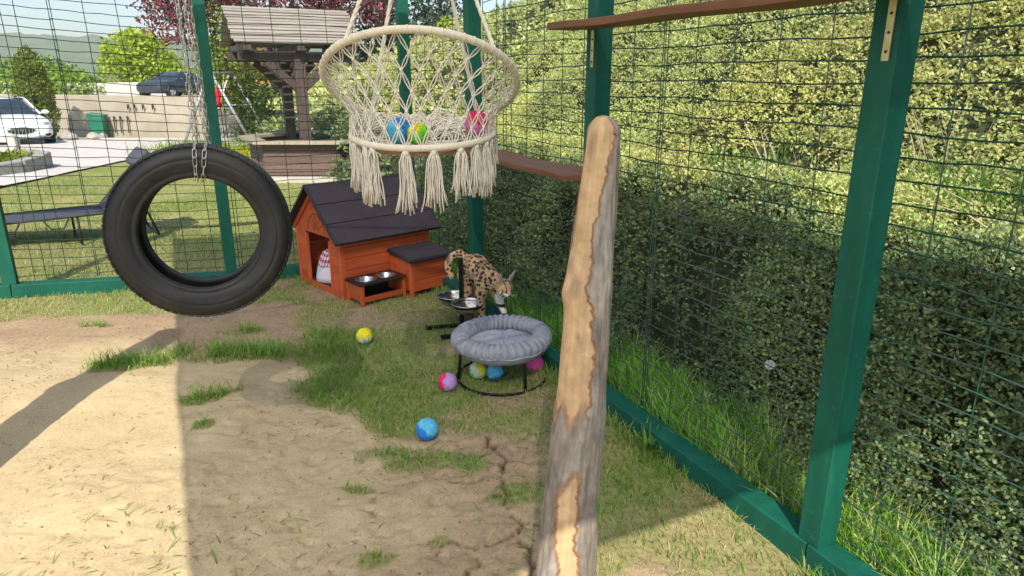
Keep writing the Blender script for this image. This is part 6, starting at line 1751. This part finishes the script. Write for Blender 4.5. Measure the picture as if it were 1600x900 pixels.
tree('spruce_tree', 'blue-green spruce behind the bank, left of the corner post', (-4.35, 25.5, 0.9), 7.2, [((0, 0, 0.9), (1.5, 1.4, 0.8)), ((0, 0, 2.0), (1.35, 1.3, 0.9)), ((0, 0, 3.2), (1.15, 1.1, 0.9)), ((0, 0, 4.4), (0.9, 0.85, 1.0)), ((0, 0, 5.6), (0.55, 0.5, 1.1))], 9000, 0.17, BG, group='spruces behind the bank', droop=0.3)
tree('spruce_tree', 'blue-green spruce behind the bank, right of the corner post', (-2.55, 26.5, 1.1), 7.0, [((0, 0, 0.9), (1.5, 1.4, 0.8)), ((0, 0, 2.0), (1.3, 1.3, 0.9)), ((0, 0, 3.2), (1.1, 1.05, 0.9)), ((0, 0, 4.4), (0.85, 0.8, 1.0)), ((0, 0, 5.5), (0.5, 0.5, 1.0))], 9000, 0.17, BG, group='spruces behind the bank', droop=0.3)
tree('bush', 'small yellow-green bush at the top of the bank', (-1.75, 21.5, 1.6), 2.2, [((0, 0, 0.9), (0.7, 0.7, 0.8))], 1800, 0.12, YG, 'bush', None, trunk=0.05)
tuft('flower_clump', 'yellow flowers growing left of the wooden planter', 'flowers', (-5.9, 14.6, tg(-5.9, 14.6)), 500, 0.28, 0.22, [(0.55, 0.45, 0.02), (0.20, 0.30, 0.03), (0.45, 0.42, 0.03)], 0.03)
tuft('tall_grass', 'clump of bright tall grass under the garden swing', 'grass', (-7.6, 17.0, tg(-7.6, 17.0)), 1600, 0.35, 0.55, [(0.20, 0.30, 0.03), (0.28, 0.34, 0.05)], 0.02)

# ---- distant hills
hn = 900; vs = []; fs = []; rows = [(640, -1)] + [(700 + 18 * q_, 0.10 + 0.9 * min(1, q_ / 18) ** 0.8 if q_ < 19 else 1 - 0.03 * (q_ - 18)) for q_ in range(26)]
xsn = np.linspace(-2200, 2200, hn)
ridge = 42 + 34 * fbm(xsn / 260, xsn * 0, 120, 4) + 7 * fbm(xsn / 30, xsn * 0 + 3, 121, 3)
ridge = ridge * (0.72 + 0.5 * sstep(0, -900, xsn + 300))
HN = vnoise(np.repeat(xsn[:, None], len(rows), 1) / 9, np.array([r_[0] for r_ in rows])[None] / 14 + xsn[:, None] * 0, 122)
for y, fr in rows:
    for i in range(hn): vs.append((xsn[i], y, (-14 if fr < 0 else ridge[i] * fr + (7 * HN[i, rows.index((y, fr))] if fr > 0 else 0))))
for r_ in range(len(rows) - 1):
    for i in range(hn - 1): fs.append((r_ * hn + i, r_ * hn + i + 1, (r_ + 1) * hn + i + 1, (r_ + 1) * hn + i))
mb = MB(); mb._add(vs, fs)
tag(mb.build('hills', vary('wooded_hill', (0.050, 0.085, 0.035), (0.11, 0.16, 0.065), 0.05, 0.95, bstr=0.8, bdist=4, fine=4), smooth=True), kind='structure')

# ---- odd plants along the side fence
dn = thing('dandelion', 'white dandelion seed head behind the side fence by the nearest post', 'flower', W(2.05, 1.84, 0.0))
mb = MB(); mb.tube([(0, 0, 0), (-0.01, 0.0, 0.25), (-0.005, -0.01, 0.475)], 0.003, 5); mb.build('stem', vary('green_stem', (0.10, 0.17, 0.04), (0.15, 0.22, 0.06), 9, 0.6), dn)
mb = MB(); c = Vector((-0.005, -0.01, 0.490))
for k in range(170):
    d = Vector(rnd_unit(1)[0]); mb.tube([c + d * 0.004, c + d * 0.018], 0.0005, 3, cap=False); mb.ball(c + d * 0.018, 0.0026, 4, 3)
mb.build('seed_head', vary('seed_fluff', (0.62, 0.62, 0.60), (0.75, 0.75, 0.72), 20, 0.9), dn, kind='stuff')
wd = thing('weed', 'broad-leaved green weed growing against the side rail', 'weed', W(FN - 0.075, 2.16, 0.0))
vs_, fs_, cs_ = blades(np.array([RNG.normal() * 0.02 for _ in range(26)]), np.array([RNG.normal() * 0.04 for _ in range(26)]), 0.07 + 0.09 * RNG.random(26), 0.014 + 0.012 * RNG.random(26), palette(26, [(0.10, 0.19, 0.03), (0.14, 0.24, 0.05)]), 0.6, zf=lambda a, b: np.zeros(a.shape))
np_mesh('leaves', vs_, fs_, M['grass'], cs_, wd)
def stems(label, n0, s0, k, L, spread, seed, thick=0.004, flop=0.5):
    rg = random.Random(seed); z = float(bank_z(n0, s0)); root = thing('dead_stems', label, 'stems', W(n0, s0, z), 0, 'dead stems on the bank')
    mb = MB()
    for i in range(k):
        d = Vector((rg.uniform(-1, 1) * flop, rg.uniform(-1, 1) * flop, 1)).normalized(); l = L * rg.uniform(0.5, 1); o = Vector((rg.uniform(-1, 1), rg.uniform(-1, 1), 0)) * spread
        mb.tube([o, o + d * l * 0.5 + Vector((rg.uniform(-.03, .03), 0, 0)), o + d * l + Vector((rg.uniform(-.08, .08), 0, -0.04))], [thick, thick * 0.8, thick * 0.3], 4)
    mb.build('stem', M['dry_stem'], root, kind='stuff')
stems('pale dead stems leaning on the bank left of the nearest fence post', 3.3, 3.1, 4, 0.55, 0.05, 1, 0.006, 0.6)
stems('dry grey twiggy stem standing on the bank right of the nearest fence post', 3.55, 2.2, 9, 0.55, 0.06, 2, 0.0022, 0.6)
stems('fan of pale dead stems at the right edge of the picture', 3.15, 1.68, 13, 0.50, 0.16, 3, 0.0038, 1.8)
stems('two thin pale stalks standing close behind the nearest fence post', 3.45, 2.36, 2, 0.60, 0.06, 5, 0.0035, 0.35)

# ---- air over the valley: far things fade
hz = MB(); hz.box(-2600, 2600, -70, 3600, -17, 90)
m = bpy.data.materials.new('haze'); m.use_nodes = True; nt = m.node_tree
nt.nodes.remove(nt.nodes['Principled BSDF'])
pv = nt.nodes.new('ShaderNodeVolumePrincipled'); pv.inputs['Color'].default_value = (0.93, 0.96, 1.0, 1); pv.inputs['Density'].default_value = 0.00042; pv.inputs['Anisotropy'].default_value = 0.2
nt.links.new(pv.outputs[0], nt.nodes['Material Output'].inputs['Volume'])
tag(hz.build('haze', m), 'thin blue summer haze over the valley', 'haze', kind='stuff')
